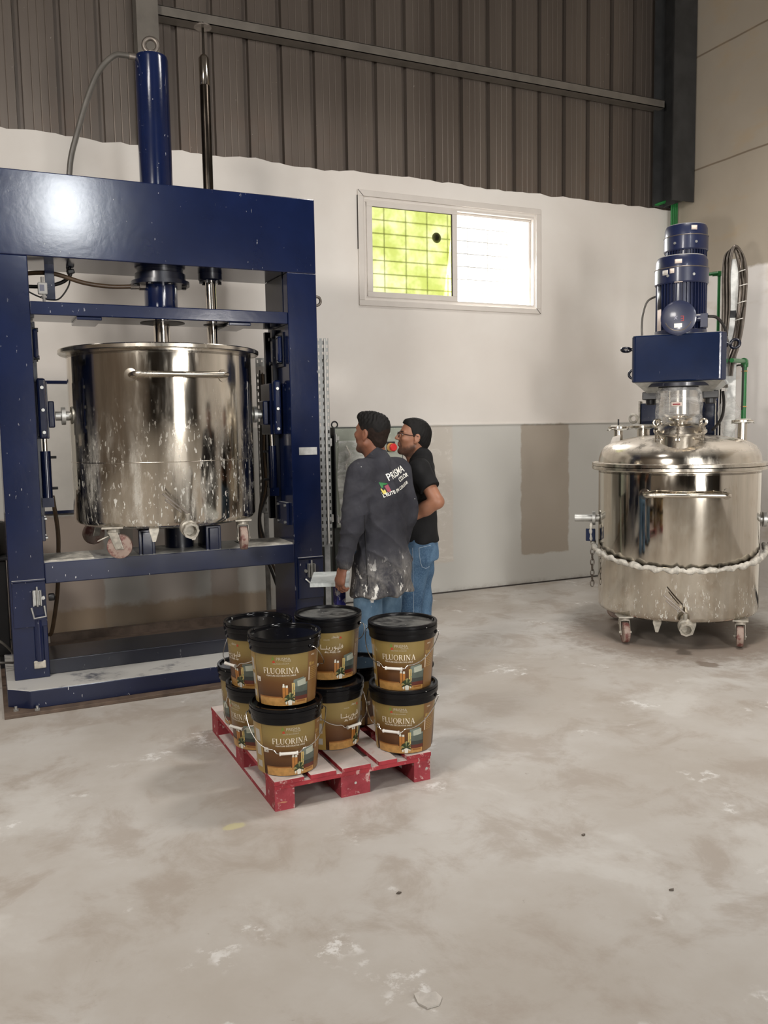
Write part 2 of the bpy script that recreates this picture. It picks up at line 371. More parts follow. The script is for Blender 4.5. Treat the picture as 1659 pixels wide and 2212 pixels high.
def skin_mat(name, c, beard, lip):
    t = NT(name)
    t.col = t.mix(t.ramp(t.noise(14, 4), 0.3, 0.7), tuple(x*0.9 for x in c), tuple(x*1.08 for x in c))
    a = t.n.new('ShaderNodeAttribute'); a.attribute_name = 'face_marks'
    sp = t.n.new('ShaderNodeSeparateColor'); t.l.new(a.outputs['Color'], sp.inputs[0])
    t.over(t.math('MULTIPLY', sp.outputs[0], t.math('MULTIPLY_ADD', t.noise(160, 2), 0.5, 0.58), clamp=True), beard); t.over(sp.outputs[1], lip); t.over(sp.outputs[2], sr(24, 18, 15))
    return t.done(Roughness=0.5)
M['skin_a'] = skin_mat('brown_skin', sr(126, 82, 62), sr(66, 44, 34), sr(120, 76, 64))
M['skin_b'] = skin_mat('light_brown_skin', sr(150, 104, 80), sr(64, 45, 36), sr(134, 86, 72))
M['hair'] = plain('black_hair', sr(15, 13, 12), 0.7, 0, 0.35, 40, Specular_IOR_Level=0.25)
M['fade'] = plain('short_faded_hair', sr(36, 26, 21), 0.75, 0, 0.25, 60, Specular_IOR_Level=0.2)
M['eye'] = plain('eye_white', sr(214, 206, 198), 0.2, 0, 0)
M['glasses'] = plain('dark_brown_spectacle_plastic', sr(44, 26, 24), 0.3, 0, 0.1)
M['shoe'] = plain('black_leather_shoe', sr(22, 21, 21), 0.45, 0, 0.2)
M['sole'] = plain('white_rubber_sole', sr(200, 196, 190), 0.6, 0, 0.05)
def tray_mat():
    t = NT('paint_smeared_sheet')
    t.col = t.mix(t.ramp(t.noise(6, 6, 0.65, 0.6), 0.35, 0.65), sr(178, 184, 182), sr(214, 218, 216))
    t.over(t.math('MULTIPLY', t.ramp(t.noise(34, 4, 0.6), 0.60, 0.66), t.ramp(t.xyz()[0], 1.93, 2.0)), sr(44, 44, 44))
    return t.done(Roughness=0.5)
M['tray'] = tray_mat()
def splash_blue():
    t = NT('blue_post_with_paint_splashes'); t.col = sr(44, 42, 110)
    t.over(t.ramp(t.noise(30, 4, 0.65, stretch=(1, 1, 0.6)), 0.54, 0.60), sr(190, 186, 190)); return t.done(Roughness=0.4)
M['splash_blue'] = splash_blue()
def cabinet_front():
    t = NT('pale_green_grey_cabinet_paint')
    t.col = t.mix(t.ramp(t.noise(4, 5, 0.6), 0.3, 0.7), sr(136, 142, 130), sr(158, 162, 150))
    t.over(t.math('MULTIPLY', t.ramp(t.noise(30, 3), 0.66, 0.70), 0.6), sr(214, 212, 204)); return t.done(Roughness=0.4, Metallic=0.2)
M['cabinet'] = cabinet_front()

# ------------------------------------------------------------------ mesh building
class MB:
    def __init__(s): s.v = []; s.f = []; s.mi = []; s.k = 0
    def add(s, vs, fs):
        b = len(s.v); s.v += [tuple(v) for v in vs]; s.f += [[b+i for i in f] for f in fs]; s.mi += [s.k]*len(fs); return s
    def box(s, x0, x1, y0, y1, z0, z1):
        vs = [(x, y, z) for x in (x0, x1) for y in (y0, y1) for z in (z0, z1)]
        return s.add(vs, [(0, 1, 3, 2), (4, 6, 7, 5), (0, 4, 5, 1), (2, 3, 7, 6), (0, 2, 6, 4), (1, 5, 7, 3)])
    def obox(s, c, size, ax=(1, 0, 0), up=(0, 0, 1)):
        a = Vector(ax).normalized(); u = Vector(up).normalized(); b = u.cross(a).normalized(); u = a.cross(b)
        vs = []
        for x in (-.5, .5):
            for y in (-.5, .5):
                for z in (-.5, .5): vs.append(Vector(c)+a*x*size[0]+b*y*size[1]+u*z*size[2])
        return s.add(vs, [(0, 1, 3, 2), (4, 6, 7, 5), (0, 4, 5, 1), (2, 3, 7, 6), (0, 2, 6, 4), (1, 5, 7, 3)])
    def prism(s, poly, z0, z1):
        n = len(poly); vs = [(x, y, z0) for x, y in poly]+[(x, y, z1) for x, y in poly]
        return s.add(vs, [list(range(n))[::-1], [n+i for i in range(n)]]+[(i, (i+1) % n, n+(i+1) % n, n+i) for i in range(n)])
    def lathe(s, prof, c=(0, 0, 0), seg=48, ax=(0, 0, 1), cap=(True, True)):
        a = Vector(ax).normalized(); e = Vector((1, 0, 0)) if abs(a.x) < .9 else Vector((0, 1, 0))
        p = a.cross(e).normalized(); q = a.cross(p); c = Vector(c); vs = []; fs = []
        for r, h in prof:
            for i in range(seg):
                t = 2*PI*i/seg; vs.append(c+a*h+(p*math.cos(t)+q*math.sin(t))*r)
        for j in range(len(prof)-1):
            for i in range(seg):
                k = (i+1) % seg; fs.append((j*seg+i, j*seg+k, (j+1)*seg+k, (j+1)*seg+i))
        if cap[0]: fs.append(list(range(seg))[::-1])
        if cap[1]: fs.append([(len(prof)-1)*seg+i for i in range(seg)])
        return s.add(vs, fs)
    def cyl(s, a, b, r, seg=20, r2=None):
        a = Vector(a); b = Vector(b); d = b-a
        return s.lathe([(r, 0), (r if r2 is None else r2, d.length)], a, seg, d)
    def tube(s, pts, r, seg=10, closed=False):
        P = [Vector(p) for p in pts]; n = len(P); vs = []; fs = []; prev = None
        for i in range(n):
            if closed: t = (P[(i+1) % n]-P[i-1]).normalized()
            else: t = (P[min(i+1, n-1)]-P[max(i-1, 0)]).normalized()
            if prev is None:
                e = Vector((0, 0, 1)) if abs(t.z) < .9 else Vector((1, 0, 0)); u = t.cross(e).normalized()
            else: u = (prev-t*prev.dot(t)).normalized()
            prev = u; w = t.cross(u); rr = r[i] if isinstance(r, (list, tuple)) else r
            for k in range(seg):
                a = 2*PI*k/seg; vs.append(P[i]+(u*math.cos(a)+w*math.sin(a))*rr)
        m = n if closed else n-1
        for i in range(m):
            for k in range(seg):
                a = i*seg+k; b = i*seg+(k+1) % seg; c = ((i+1) % n)*seg+(k+1) % seg; d = ((i+1) % n)*seg+k
                fs.append((a, b, c, d))
        if not closed: fs += [list(range(seg))[::-1], [(n-1)*seg+k for k in range(seg)]]
        return s.add(vs, fs)
    def torus(s, c, R_, r, ax=(0, 0, 1), n=28, m=10, a0=0, a1=2*PI):
        a = Vector(ax).normalized(); e = Vector((0, 0, 1)) if abs(a.z) < .9 else Vector((1, 0, 0))
        p = a.cross(e).normalized(); q = a.cross(p); full = abs(a1-a0-2*PI) < 1e-6
        pts = [Vector(c)+(p*math.cos(a0+(a1-a0)*i/(n if full else n-1))+q*math.sin(a0+(a1-a0)*i/(n if full else n-1)))*R_ for i in range(n)]
        return s.tube(pts, r, m, closed=full)
    def eye_bolt(s, c, direction, ring=0.035, r=0.010, plane=(0, 1, 0)):
        d = Vector(direction).normalized(); c = Vector(c)
        s.cyl(c, c+d*ring*0.9, r*1.1, 12); s.cyl(c, c+d*0.008, r*2, 12)
        s.torus(c+d*(ring*1.7), ring, r, plane); return s
    def build(s, name, mats, parent=None, off=None, smooth=True, angle=38, bevel=0.0, seg=2):
        me = bpy.data.meshes.new(name)
        o0 = Vector(off) if off is not None else Vector((0, 0, 0))
        me.from_pydata([Vector(v)-o0 for v in s.v], [], s.f)
        if not isinstance(mats, (list, tuple)): mats = [mats]
        for m in mats: me.materials.append(M[m] if isinstance(m, str) else m)
        if len(mats) > 1: me.polygons.foreach_set('material_index', s.mi)
        bm = bmesh.new(); bm.from_mesh(me); bmesh.ops.recalc_face_normals(bm, faces=bm.faces); bm.to_mesh(me); bm.free()
        if smooth: me.shade_smooth(); me.set_sharp_from_angle(angle=R(angle))
        o = bpy.data.objects.new(name, me); COL.objects.link(o)
        if parent is not None: o.parent = parent
        if bevel:
            b = o.modifiers.new('bevel', 'BEVEL'); b.width = bevel; b.segments = seg; b.limit_method = 'ANGLE'; b.angle_limit = R(40); b.harden_normals = False
        return o
def arc_pts(pts, n=8):
    # Catmull-Rom through points
    P = [Vector(p) for p in pts]; P = [P[0]*2-P[1]]+P+[P[-1]*2-P[-2]]; out = []
    for i in range(1, len(P)-2):
        for k in range(n):
            t = k/n; a, b, c, d = P[i-1], P[i], P[i+1], P[i+2]
            out.append(0.5*((2*b)+(c-a)*t+(2*a-5*b+4*c-d)*t*t+(3*b-a-3*c+d)*t**3))
    out.append(P[-2]); return out
def tag(o, label=None, cat=None, group=None, kind=None):
    if label: o['label'] = label
    if cat: o['category'] = cat
    if group: o['group'] = group
    if kind: o['kind'] = kind
    return o
def thing(name, label, cat, loc=(0, 0, 0), rz=0.0, group=None):
    o = bpy.data.objects.new(name, None); COL.objects.link(o); o.location = loc; o.rotation_euler = (0, 0, rz)
    o.empty_display_size = 0.1
    return tag(o, label, cat, group)
def copy_tree(o, parent=None):
    c = o.copy(); COL.objects.link(c)
    if parent is not None: c.parent = parent
    for ch in list(o.children): copy_tree(ch, c)
    return c
def struct(o): o['kind'] = 'structure'; return o

# ------------------------------------------------------------------ setting
YW, XR = 7.425, 7.02
XL, YF, ZC = -3.6, -4.3, 7.0
WX0, WX1, WZ0, WZ1 = 3.30, 5.18, 2.86, 3.755            # opening of the back window
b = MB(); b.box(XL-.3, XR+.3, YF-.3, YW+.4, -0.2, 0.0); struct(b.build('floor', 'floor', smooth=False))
def back_wall():
    b = MB(); n = 150; rnd = random.Random(3)
    ztop = []
    h = 3.985
    for i in range(n+1):
        h += (3.985-h)*0.25+rnd.uniform(-.012, .012); ztop.append(h)
    def slab(x0, x1, z0, z1): b.box(x0, x1, YW, YW+.16, z0, z1)
    slab(XL, WX0, 0, WZ1); slab(WX1, XR, 0, WZ1); slab(WX0, WX1, 0, WZ0)
    for i in range(n):
        xa = XL+(XR-XL)*i/n; xb = XL+(XR-XL)*(i+1)/n
        vs = [(xa, YW, WZ1), (xb, YW, WZ1), (xb, YW, ztop[i+1]), (xa, YW, ztop[i]), (xa, YW+.16, WZ1), (xb, YW+.16, WZ1), (xb, YW+.16, ztop[i+1]), (xa, YW+.16, ztop[i])]
        b.add(vs, [(0, 1, 2, 3), (3, 2, 6, 7), (5, 4, 7, 6), (1, 0, 4, 5)])
    return b.build('wall_back', 'wall', smooth=False)
struct(back_wall())
def cladding():
    b = MB(); pitch = .3035; x = XL; prof = []
    x0 = 1.010-pitch*16
    k = 0
    y_f = YW+.035; y_b = YW+.085
    while x0+k*pitch < XR+.1:
        xs = x0+k*pitch
        prof += [(xs-.030, y_f), (xs-.024, y_b), (xs+.022, y_b), (xs+.028, y_f)]
        for q in (.095, .155, .215):
            prof += [(xs+q-.006, y_f), (xs+q, y_f+.0022), (xs+q+.006, y_f)]
        k += 1
    prof = [(max(XL, min(XR, px)), py) for px, py in prof]
    vs = []; fs = []
    for px, py in prof: vs += [(px, py, 3.90), (px, py, ZC)]
    for i in range(len(prof)-1): fs.append((2*i, 2*i+2, 2*i+3, 2*i+1))
    b.add(vs, fs); o = b.build('wall_back_upper', 'cladding', smooth=False)
    m = o.modifiers.new('thickness', 'SOLIDIFY'); m.thickness = .004; m.offset = 1
    return o
struct(cladding())
b = MB(); b.box(XR, XR+.2, YF-.3, YW+.4, 0, ZC); struct(b.build('wall_right', 'wall_right', smooth=False))
# left wall with an opening for the added side light, front wall with assumed loading door and high opening
b = MB()
b.box(XL-.2, XL, YF-.3, -.5, 0, ZC); b.box(XL-.2, XL, .9, YW+.4, 0, ZC); b.box(XL-.2, XL, -.5, .9, 0, 3.9); b.box(XL-.2, XL, -.5, .9, 4.9, ZC)
struct(b.build('wall_left', 'plain_wall', smooth=False))
b = MB()
b.box(XL, .7, YF-.2, YF, 0, ZC); b.box(.7, 1.7, YF-.2, YF, 0, 4.8); b.box(.7, 1.7, YF-.2, YF, 6.1, ZC); b.box(1.7, 1.75, YF-.2, YF, 0, ZC)
b.box(1.75, 3.55, YF-.2, YF, 2.6, ZC); b.box(3.55, XR, YF-.2, YF, 0, ZC)
struct(b.build('wall_front', 'dark_wall', smooth=False))
b = MB(); b.box(XL-.2, XR+.2, YF-.3, YW+.4, ZC, ZC+.1); struct(b.build('ceiling', 'ceiling', smooth=False))
# assumed door frame and dark steel columns added to the front wall for reflections
b = MB(); b.box(1.65, 1.75, YF, YF+.12, 0, 2.6); b.box(3.55, 3.65, YF, YF+.12, 0, 2.6); b.box(1.65, 3.65, YF, YF+.12, 2.6, 2.7)
struct(b.build('door_1', 'column_dark', smooth=False))
def ibeam(x0, x1, y0, y1, z0, z1, mat, name, along='x', t=.012):
    b = MB()
    # flanges parallel to X at y0 and y1, web between
    b.box(x0, x1, y0, y0+t, z0, z1); b.box(x0, x1, y1-t, y1, z0, z1); xm = (x0+x1)/2; b.box(xm-t/2, xm+t/2, y0+t, y1-t, z0, z1)
    return struct(b.build(name, mat, smooth=False))
ibeam(4.9, 5.2, YF, YF+.3, 0, ZC, 'column_dark', 'trim_1')
ibeam(-.6, -.3, YF, YF+.3, 0, ZC, 'column_dark', 'trim_2')
# corner column: light-edged flange toward the room, dark face
b = MB(); b.box(6.69, 6.99, 7.10, 7.115, 3.99, ZC); b.box(6.69, 6.99, 7.385, 7.40, 3.99, ZC); b.box(6.83, 6.845, 7.115, 7.385, 3.99, ZC)
struct(b.build('trim_3', 'column_dark', smooth=False))
# column behind the press (upper part shows above the white wall)
b = MB(); b.box(1.28, 1.45, 7.24, 7.252, 4.0, ZC); b.box(1.28, 1.45, 7.40, 7.412, 4.0, ZC); b.box(1.36, 1.372, 7.252, 7.40, 4.0, ZC)
struct(b.build('trim_4', 'column_grey', smooth=False))
# purlin along the cladding
b = MB(); b.box(1.45, 6.75, 7.30, 7.306, 4.985, 5.065); b.box(1.45, 6.75, 7.30, 7.43, 5.06, 5.066); b.box(1.45, 6.75, 7.30, 7.43, 4.985, 4.991)
struct(b.build('trim_5', 'column_grey', smooth=False))
b = MB(); b.box(XL, 1.28, 7.30, 7.306, 5.385, 5.465); b.box(XL, 1.28, 7.30, 7.43, 5.46, 5.466)
struct(b.build('trim_6', 'column_grey', smooth=False))
# thin ledge line half way up the white wall
b = MB(); b.box(2.4, XR, YW-.012, YW+.002, 1.668, 1.682); struct(b.build('trim_7', 'wall', smooth=False))
b = MB(); b.box(XL, XR, YW-.012, YW, 0, .012); struct(b.build('baseboard_back', 'seam', smooth=False))

# window in the back wall
def window():
    w = bpy.data.objects.new('window_1', None); COL.objects.link(w); w.location = (4.24, YW, WZ0); w['kind'] = 'structure'; off = w.location
    y0, y1 = YW-.035, YW+.10
    x0, x1, z0, z1 = 3.225, 5.245, 2.79, 3.832
    b = MB()
    b.box(x0, x1, YW-.022, YW, z1-.055, z1); b.box(x0, x1, YW-.022, YW, z0, z0+.05); b.box(x0, x0+.055, YW-.022, YW, z0+.05, z1-.055); b.box(x1-.055, x1, YW-.022, YW, z0+.05, z1-.055)
    b.box(WX0-.002, WX1+.002, YW+.001, y1, WZ1-.022, WZ1+.002); b.box(WX0-.002, WX1+.002, YW+.001, y1, WZ0-.002, WZ0+.018)
    b.box(WX0-.002, WX0+.012, YW+.001, y1, WZ0+.018, WZ1-.022); b.box(WX1-.012, WX1+.002, YW+.001, y1, WZ0+.018, WZ1-.022)
    b.box(WX0+.012, WX1-.012, YW+.05, YW+.058, WZ1-.045, WZ1-.022); b.box(WX1-.035, WX1-.012, YW+.05, YW+.058, WZ0+.018, WZ1-.045)
    b.build('window_frame', 'pvc', w, off, smooth=False, bevel=.004)
    def sash(x0, x1, yy, pane):
        b = MB(); z0, z1 = WZ0+.012, WZ1-.014
        b.box(x0, x1, yy, yy+.035, z1-.045, z1); b.box(x0, x1, yy, yy+.035, z0, z0+.05); b.box(x0, x0+.055, yy, yy+.035, z0+.05, z1-.045); b.box(x1-.055, x1, yy, yy+.035, z0+.05, z1-.045)
        sa = b.build('sash', 'pvc', w, off, smooth=False, bevel=.003)
        if pane:
            b = MB(); b.box(x0+.05, x1-.05, yy+.014, yy+.019, z0+.045, z1-.04); b.build('window_pane', 'green_glass', sa, off, smooth=False)
            b = MB(); b.box(x0+.052, x1-.052, yy+.008, yy+.012, z1-.048, z1-.041); b.box(x1-.062, x1-.054, yy+.004, yy+.012, z0+.045, z1-.04)
            b.build('seal', 'seam', sa, off, smooth=False)
            b = MB(); b.lathe([(0.001, 0), (.035, .004), (.05, .014), (.045, .016)], (4.066, yy+.02, 3.470), 20, (0, 1, 0)); b.build('suction_cap', 'rubber', sa, off)
    sash(3.318, 4.278, YW-.006, True)
    # corner joint lines of the cover strip
    b = MB()
    b.obox((x0+.028, YW-.023, z1-.028), (.075, .003, .004), (1, 0, -1), (1, 0, 1)); b.obox((x1-.028, YW-.023, z0+.026), (.075, .003, .004), (1, 0, -1), (1, 0, 1))
    b.box(x0-.003, x0, YW-.02, YW-.001, 3.3, z1-.05)
    b.build('joint', 'seam', w, off, smooth=False)
    # security grille outside
    b = MB()
    for k in range(7): b.cyl((WX0, YW+.30, WZ0+.03+k*.128), (WX1, YW+.30, WZ0+.03+k*.128), .006, 8)
    for k in range(8): b.cyl((WX0+.1+k*.235, YW+.30, WZ0-.02), (WX0+.1+k*.235, YW+.30, WZ1+.05), .006, 8)
    b.build('grille', 'galv', w, off)
window()
# small scuffs on the walls are separate chips of plaster, left out

# ------------------------------------------------------------------ hydraulic press frame
def press():
    P = (1.117, 5.92, 0.0)
    t = thing('hydraulic_press', 'tall navy blue hydraulic press frame holding a steel tank on its lower beam', 'press', P)
    def part(b, name, mat, parent=None, **k): return b.build(name, mat, parent or t, P, **k)
    y0, y1 = 5.665, 6.17
    # base
    b = MB(); b.prism([(.045, 5.50), (.165, 5.396), (2.07, 5.396), (2.19, 5.50), (2.19, 6.40), (.045, 6.40)], .02, .131)
    base = part(b, 'base', 'navy_dusty', smooth=False, bevel=.006)
    b = MB(); b.prism([(.02, 5.325), (2.22, 5.325), (2.22, 6.45), (.02, 6.45)], 0, .022); part(b, 'base_plate', 'rail_brown', smooth=False, bevel=.003)
    b = MB(); b.box(.298, 1.932, 5.72, 6.10, .131, .225); part(b, 'base_beam', 'dark_navy', smooth=False, bevel=.004)
    b = MB(); b.box(.1, 2.15, 6.12, 6.30, .13, .20); b.box(.35, 2.1, 6.36, 6.42, .12, .24); part(b, 'back_rail', 'rail_brown', smooth=False)
    for x, y in ((.085, 5.40), (.20, 5.352), (2.1, 5.36)):
        b = MB(); b.cyl((x, y, .02), (x, y, .034), .016, 6); b.cyl((x, y, .034), (x, y, .05), .008, 10); part(b, 'anchor_bolt', 'galv', base)
    # uprights: deep plate channels
    for s, (xa, xb, xin) in ((-1, (.093, .298, .298)), (1, (1.932, 2.142, 1.932))):
        b = MB(); b.box(xa, xb, y0, y1-.04, .131, 2.718); b.box(xa+.03, xb-.03, y1-.04, y1, .131, 2.718)
        up = part(b, 'upright', 'navy', smooth=False, bevel=.005)
        xd = xin-s*.006
        # dark guide channel on the inner face
        b = MB(); b.box(min(xin, xd), max(xin, xd), y0+.10, y1-.02, 2.46, 2.715); b.box(min(xin, xd-s*.03), max(xin, xd-s*.03), y0+.26, y0+.30, 1.0, 2.36); b.box(min(xin, xd-s*.03), max(xin, xd-s*.03), y1-.08, y1-.04, 1.0, 2.36)
        part(b, 'guide_rail', 'dark_navy', up, smooth=False, bevel=.003)
        # upper bolt-on keeper plate
        b = MB(); xk = xin-s*.012; b.box(min(xin, xk), max(xin, xk), y0+.10, y0+.36, 2.09, 2.33)
        kp = part(b, 'keeper_plate', 'dark_navy', up, smooth=False, bevel=.004)
        b = MB(); xk2 = xk-s*.03; b.box(min(xk, xk2), max(xk, xk2), y0+.11, y0+.17, 2.12, 2.30); part(b, 'clamp_bar', 'navy', kp, smooth=False, bevel=.012)
        for yy in (y0+.14, y0+.30):
            for zz in (2.125, 2.295):
                b = MB(); b.cyl((xk, yy, zz), (xk-s*.035, yy, zz), .013, 6); part(b, 'bolt', 'black', kp)
        # sliding trunnion block
        xk = xin-s*.085
        b = MB(); b.box(min(xin, xk), max(xin, xk), 5.86, 6.08, 1.62, 1.98); blk = part(b, 'trunnion_block', 'navy', smooth=False, bevel=.006)
        b = MB(); b.box(min(xin-s*.02, xk+s*.012), max(xin-s*.02, xk+s*.012), 5.80, 5.86, 1.62, 2.0); part(b, 'slide_bar', 'navy', blk, smooth=False, bevel=.014)
        b = MB(); xk3 = xk-s*.04; b.box(min(xk, xk3), max(xk, xk3), 5.90, 5.99, 1.69, 1.86); part(b, 'bearing_cap', 'navy', blk, smooth=False, bevel=.008)
        for zz in (1.66, 1.8, 1.94):
            b = MB(); xm = xin-s*.05; b.cyl((xm, 5.80, zz), (xm, 5.785, zz), .011, 6); part(b, 'bolt', 'galv', blk)
        # small jack cylinder under the block
        b = MB(); xc = xin-s*.058; b.cyl((xc, 5.93, 1.24), (xc, 5.93, 1.54), .032, 18); b.box(xc-.035, xc+.035, 5.90, 5.96, 1.18, 1.24)
        jk = part(b, 'jack_cylinder', 'navy', blk)
        b = MB(); b.cyl((xc, 5.93, 1.54), (xc, 5.93, 1.62), .014, 12); part(b, 'jack_rod', 'chrome', jk)
        for zz in (1.30, 1.50):
            b = MB(); b.cyl((xc-s*.03, 5.93, zz), (xc-s*.065, 5.93, zz), .009, 8); part(b, 'port_fitting', 'black', jk)
        # lower stop box
        b = MB(); xk = xin-s*.022; b.box(min(xin, xk), max(xin, xk), y0+.08, y0+.28, .98, 1.14); sb = part(b, 'stop_plate', 'navy_dusty', smooth=False, bevel=.004)
        for yy in (y0+.10, y0+.26):
            for zz in (1.0, 1.12):
                b = MB(); b.cyl((xk, yy, zz), (xk-s*.014, yy, zz), .010, 6); part(b, 'bolt', 'galv', sb)
        # front reinforcement plate with lip and toggle latch
        b = MB(); b.box(xa+.012 if s < 0 else xa+.02, xb, y0-.012, y0, .46, .745); fp = part(b, 'front_plate', 'navy', up, smooth=False, bevel=.004)
        b = MB(); b.box(xa+.012 if s < 0 else xa+.02, xb, y0-.020, y0, .745, .757); part(b, 'front_lip', 'navy_dusty', fp, smooth=False, bevel=.004)
        lx, lz = (.250, .64) if s < 0 else (2.05, .66)
        la = MB(); la.box(lx-.030, lx+.022, y0-.024, y0-.012, lz-.045, lz+.05); la.box(lx-.030, lx-.024, y0-.05, y0-.024, lz-.045, lz+.05); la.box(lx+.014, lx+.02, y0-.05, y0-.024, lz-.045, lz+.05)
        la.cyl((lx-.004, y0-.036, lz-.05), (lx-.004, y0-.036, lz+.075), .006, 8)
        lo = part(la, 'toggle_latch', 'galv', up, smooth=False, bevel=.002)
        b = MB(); zb = lz-.055
        if s < 0: pts = [(lx-.040, y0-.03, zb), (lx-.028, y0-.05, zb-.065), (lx+.040, y0-.05, zb-.058), (lx+.034, y0-.03, zb+.006)]
        else: pts = [(lx-.05, y0-.03, zb), (lx-.02, y0-.06, zb-.035), (lx+.075, y0-.06, zb-.05), (lx+.06, y0-.03, zb-.022)]
        b.tube(pts, .006, 8, closed=False); part(b, 'latch_loop', 'galv', lo)
        b = MB(); b.cyl((lx+(.03 if s < 0 else -.045), y0-.012, lz), (lx+(.03 if s < 0 else -.045), y0-.03, lz), .012, 6); part(b, 'latch_bolt', 'galv', lo)
    b = MB(); b.lathe([(.022, 0), (.024, .01), (.024, .03), (.018, .036)], (.315, y0+.04, .63), 14, (1, 0, 0)); part(b, 'black_knob', 'black')
    # conduit half pipe welded on the front of the left upright
    b = MB(); b.cyl((.245, y0+.01, .24), (.245, y0+.01, .50), .030, 20); part(b, 'welded_tube', 'navy')
    b = MB(); b.prism([(.205, y0-.016), (.278, y0-.016), (.272, y0), (.211, y0)], .195, .245); part(b, 'weld_patch', 'caster_metal', smooth=False, bevel=.006)
    # top beam
    b = MB(); b.box(.093, 2.142, y0, y1, 2.718, 3.216); tb = part(b, 'top_beam', 'navy', smooth=False, bevel=.006)
    # middle guide beam
    b = MB(); b.box(.298, 1.932, y0+.005, 6.03, 2.372, 2.452); mb = part(b, 'guide_beam', 'navy', smooth=False, bevel=.006)
    for x in (.64, 1.6):
        b = MB(); b.box(x-.075, x+.075, y0+.02, 6.035, 2.352, 2.372); part(b, 'pad_plate', 'navy', mb, smooth=False, bevel=.004)
    b = MB(); b.lathe([(.145, 0), (.145, .003), (.145, .0035)], (1.125, 5.88, 2.3695), 40); part(b, 'bore_ring', 'black', mb)
    b = MB(); b.lathe([(.075, 0), (.075, .003)], (1.475, 5.88, 2.3695), 32); part(b, 'bore_ring', 'black', mb)
    # lower beam carrying the tank
    b = MB(); b.box(.298, 1.932, y0, 6.10, .722, .856); lb = part(b, 'lower_beam', 'navy_dusty', smooth=False, bevel=.006)
    b = MB(); b.box(.298, .60, 5.70, 6.02, .856, .862); part(b, 'bearing_plate', 'tape', lb, smooth=False)
    b = MB(); b.box(1.60, 1.932, 5.70, 6.02, .856, .862); part(b, 'bearing_plate', 'tape', lb, smooth=False)
    for xa, xb in ((.88, .985), (1.32, 1.425)):
        b = MB(); b.box(xa, xb, 5.70, 5.95, .85, 1.016); b.box(xa+.02, xb-.02, 5.68, 5.70, .85, 1.005); part(b, 'tank_support', 'navy', lb, smooth=False, bevel=.005)
    b = MB(); b.lathe([(.10, 0), (.10, .15)], (1.20, 5.98, .856), 28); part(b, 'lift_pad', 'dark_navy', lb)
    # main cylinder
    b = MB(); b.lathe([(.106, 0), (.106, .845), (.100, .865), (.06, .872)], (1.13, 5.92, 3.216), 40); cy = part(b, 'main_cylinder', 'navy')
    b = MB(); b.torus((1.13, 5.92, 4.155), .044, .016, (.25, 1, 0)); b.cyl((1.13, 5.92, 4.085), (1.13, 5.92, 4.115), .03, 16); part(b, 'lifting_eye', 'iron', cy)
    b = MB(); b.lathe([(.19, 0), (.19, .026), (.165, .028), (.165, .075), (.150, .08), (.150, .098)], (1.13, 5.92, 2.62), 40); fl = part(b, 'cylinder_flange', 'dark_navy')
    for k in range(8):
        a = 2*PI*k/8+.2; b = MB(); c = Vector((1.13+.165*math.cos(a), 5.92+.165*math.sin(a), 2.61)); b.cyl(c, c+Vector((0, 0, .014)), .017, 6); part(b, 'bolt', 'black', fl)
    b = MB(); b.lathe([(.104, 0), (.108, .01), (.108, .16)], (1.13, 5.92, 2.462), 36); part(b, 'cylinder_collar', 'navy')
    b = MB(); b.cyl((1.127, 5.93, 2.10), (1.127, 5.93, 2.48), .054, 28); part(b, 'piston_rod', 'chrome')
    # guide rod on the right
    b = MB(); b.lathe([(.034, 0), (.034, .74), (.033, .742)], (1.476, 5.92, 3.216), 24); part(b, 'guide_rod', 'rod_dark')
    b = MB(); b.lathe([(.035, 0), (.035, .175), (.02, .195)], (1.476, 5.92, 3.955), 24); part(b, 'rod_sleeve', 'chrome')
    b = MB(); b.cyl((1.476, 5.92, 4.14), (1.476, 5.92, 4.36), .008, 10); part(b, 'rod_spindle', 'rod_dark')
    b = MB(); b.lathe([(.003, .012), (.058, .008), (.058, 0), (.003, -.002)], (1.476, 5.92, 4.325), 32); part(b, 'stop_disc', 'iron')
    b = MB(); b.lathe([(.07, 0), (.082, .01), (.082, .05)], (1.467, 5.92, 2.668), 28); gf = part(b, 'guide_flange', 'dark_navy')
    for k in range(6):
        a = 2*PI*k/6; b = MB(); c = Vector((1.467+.064*math.cos(a), 5.92+.064*math.sin(a), 2.652)); b.cyl(c, c+Vector((0, 0, .02)), .013, 6); part(b, 'bolt', 'black', gf)
    b = MB(); b.cyl((1.470, 5.92, 2.10), (1.467, 5.92, 2.68), .036, 24); part(b, 'guide_rod', 'chrome')
    # hoses
    b = MB(); b.tube(arc_pts([(1.03, 5.92, 4.066), (.96, 5.91, 4.064), (.89, 5.90, 4.045), (.80, 5.90, 3.945), (.72, 5.90, 3.77), (.645, 5.90, 3.54), (.60, 5.91, 3.38), (.578, 5.92, 3.20)]), .018, 12); ho = part(b, 'hydraulic_hose', 'hose_grey')
    b = MB(); b.cyl((1.035, 5.92, 4.066), (.985, 5.915, 4.066), .024, 10); part(b, 'hose_fitting', 'iron', ho)
    b = MB(); b.tube(arc_pts([(.24, 6.05, 2.665), (.36, 5.98, 2.672), (.474, 5.92, 2.661), (.639, 5.90, 2.613), (.80, 5.90, 2.598), (.96, 5.90, 2.607), (1.01, 5.905, 2.61)]), .014, 12); ho = part(b, 'hydraulic_hose', 'hose_brown')
    b = MB(); b.cyl((.93, 5.90, 2.604), (.985, 5.902, 2.608), .018, 8); b.cyl((.985, 5.902, 2.608), (1.03, 5.91, 2.612), .024, 6); part(b, 'hose_fitting', 'iron', ho)
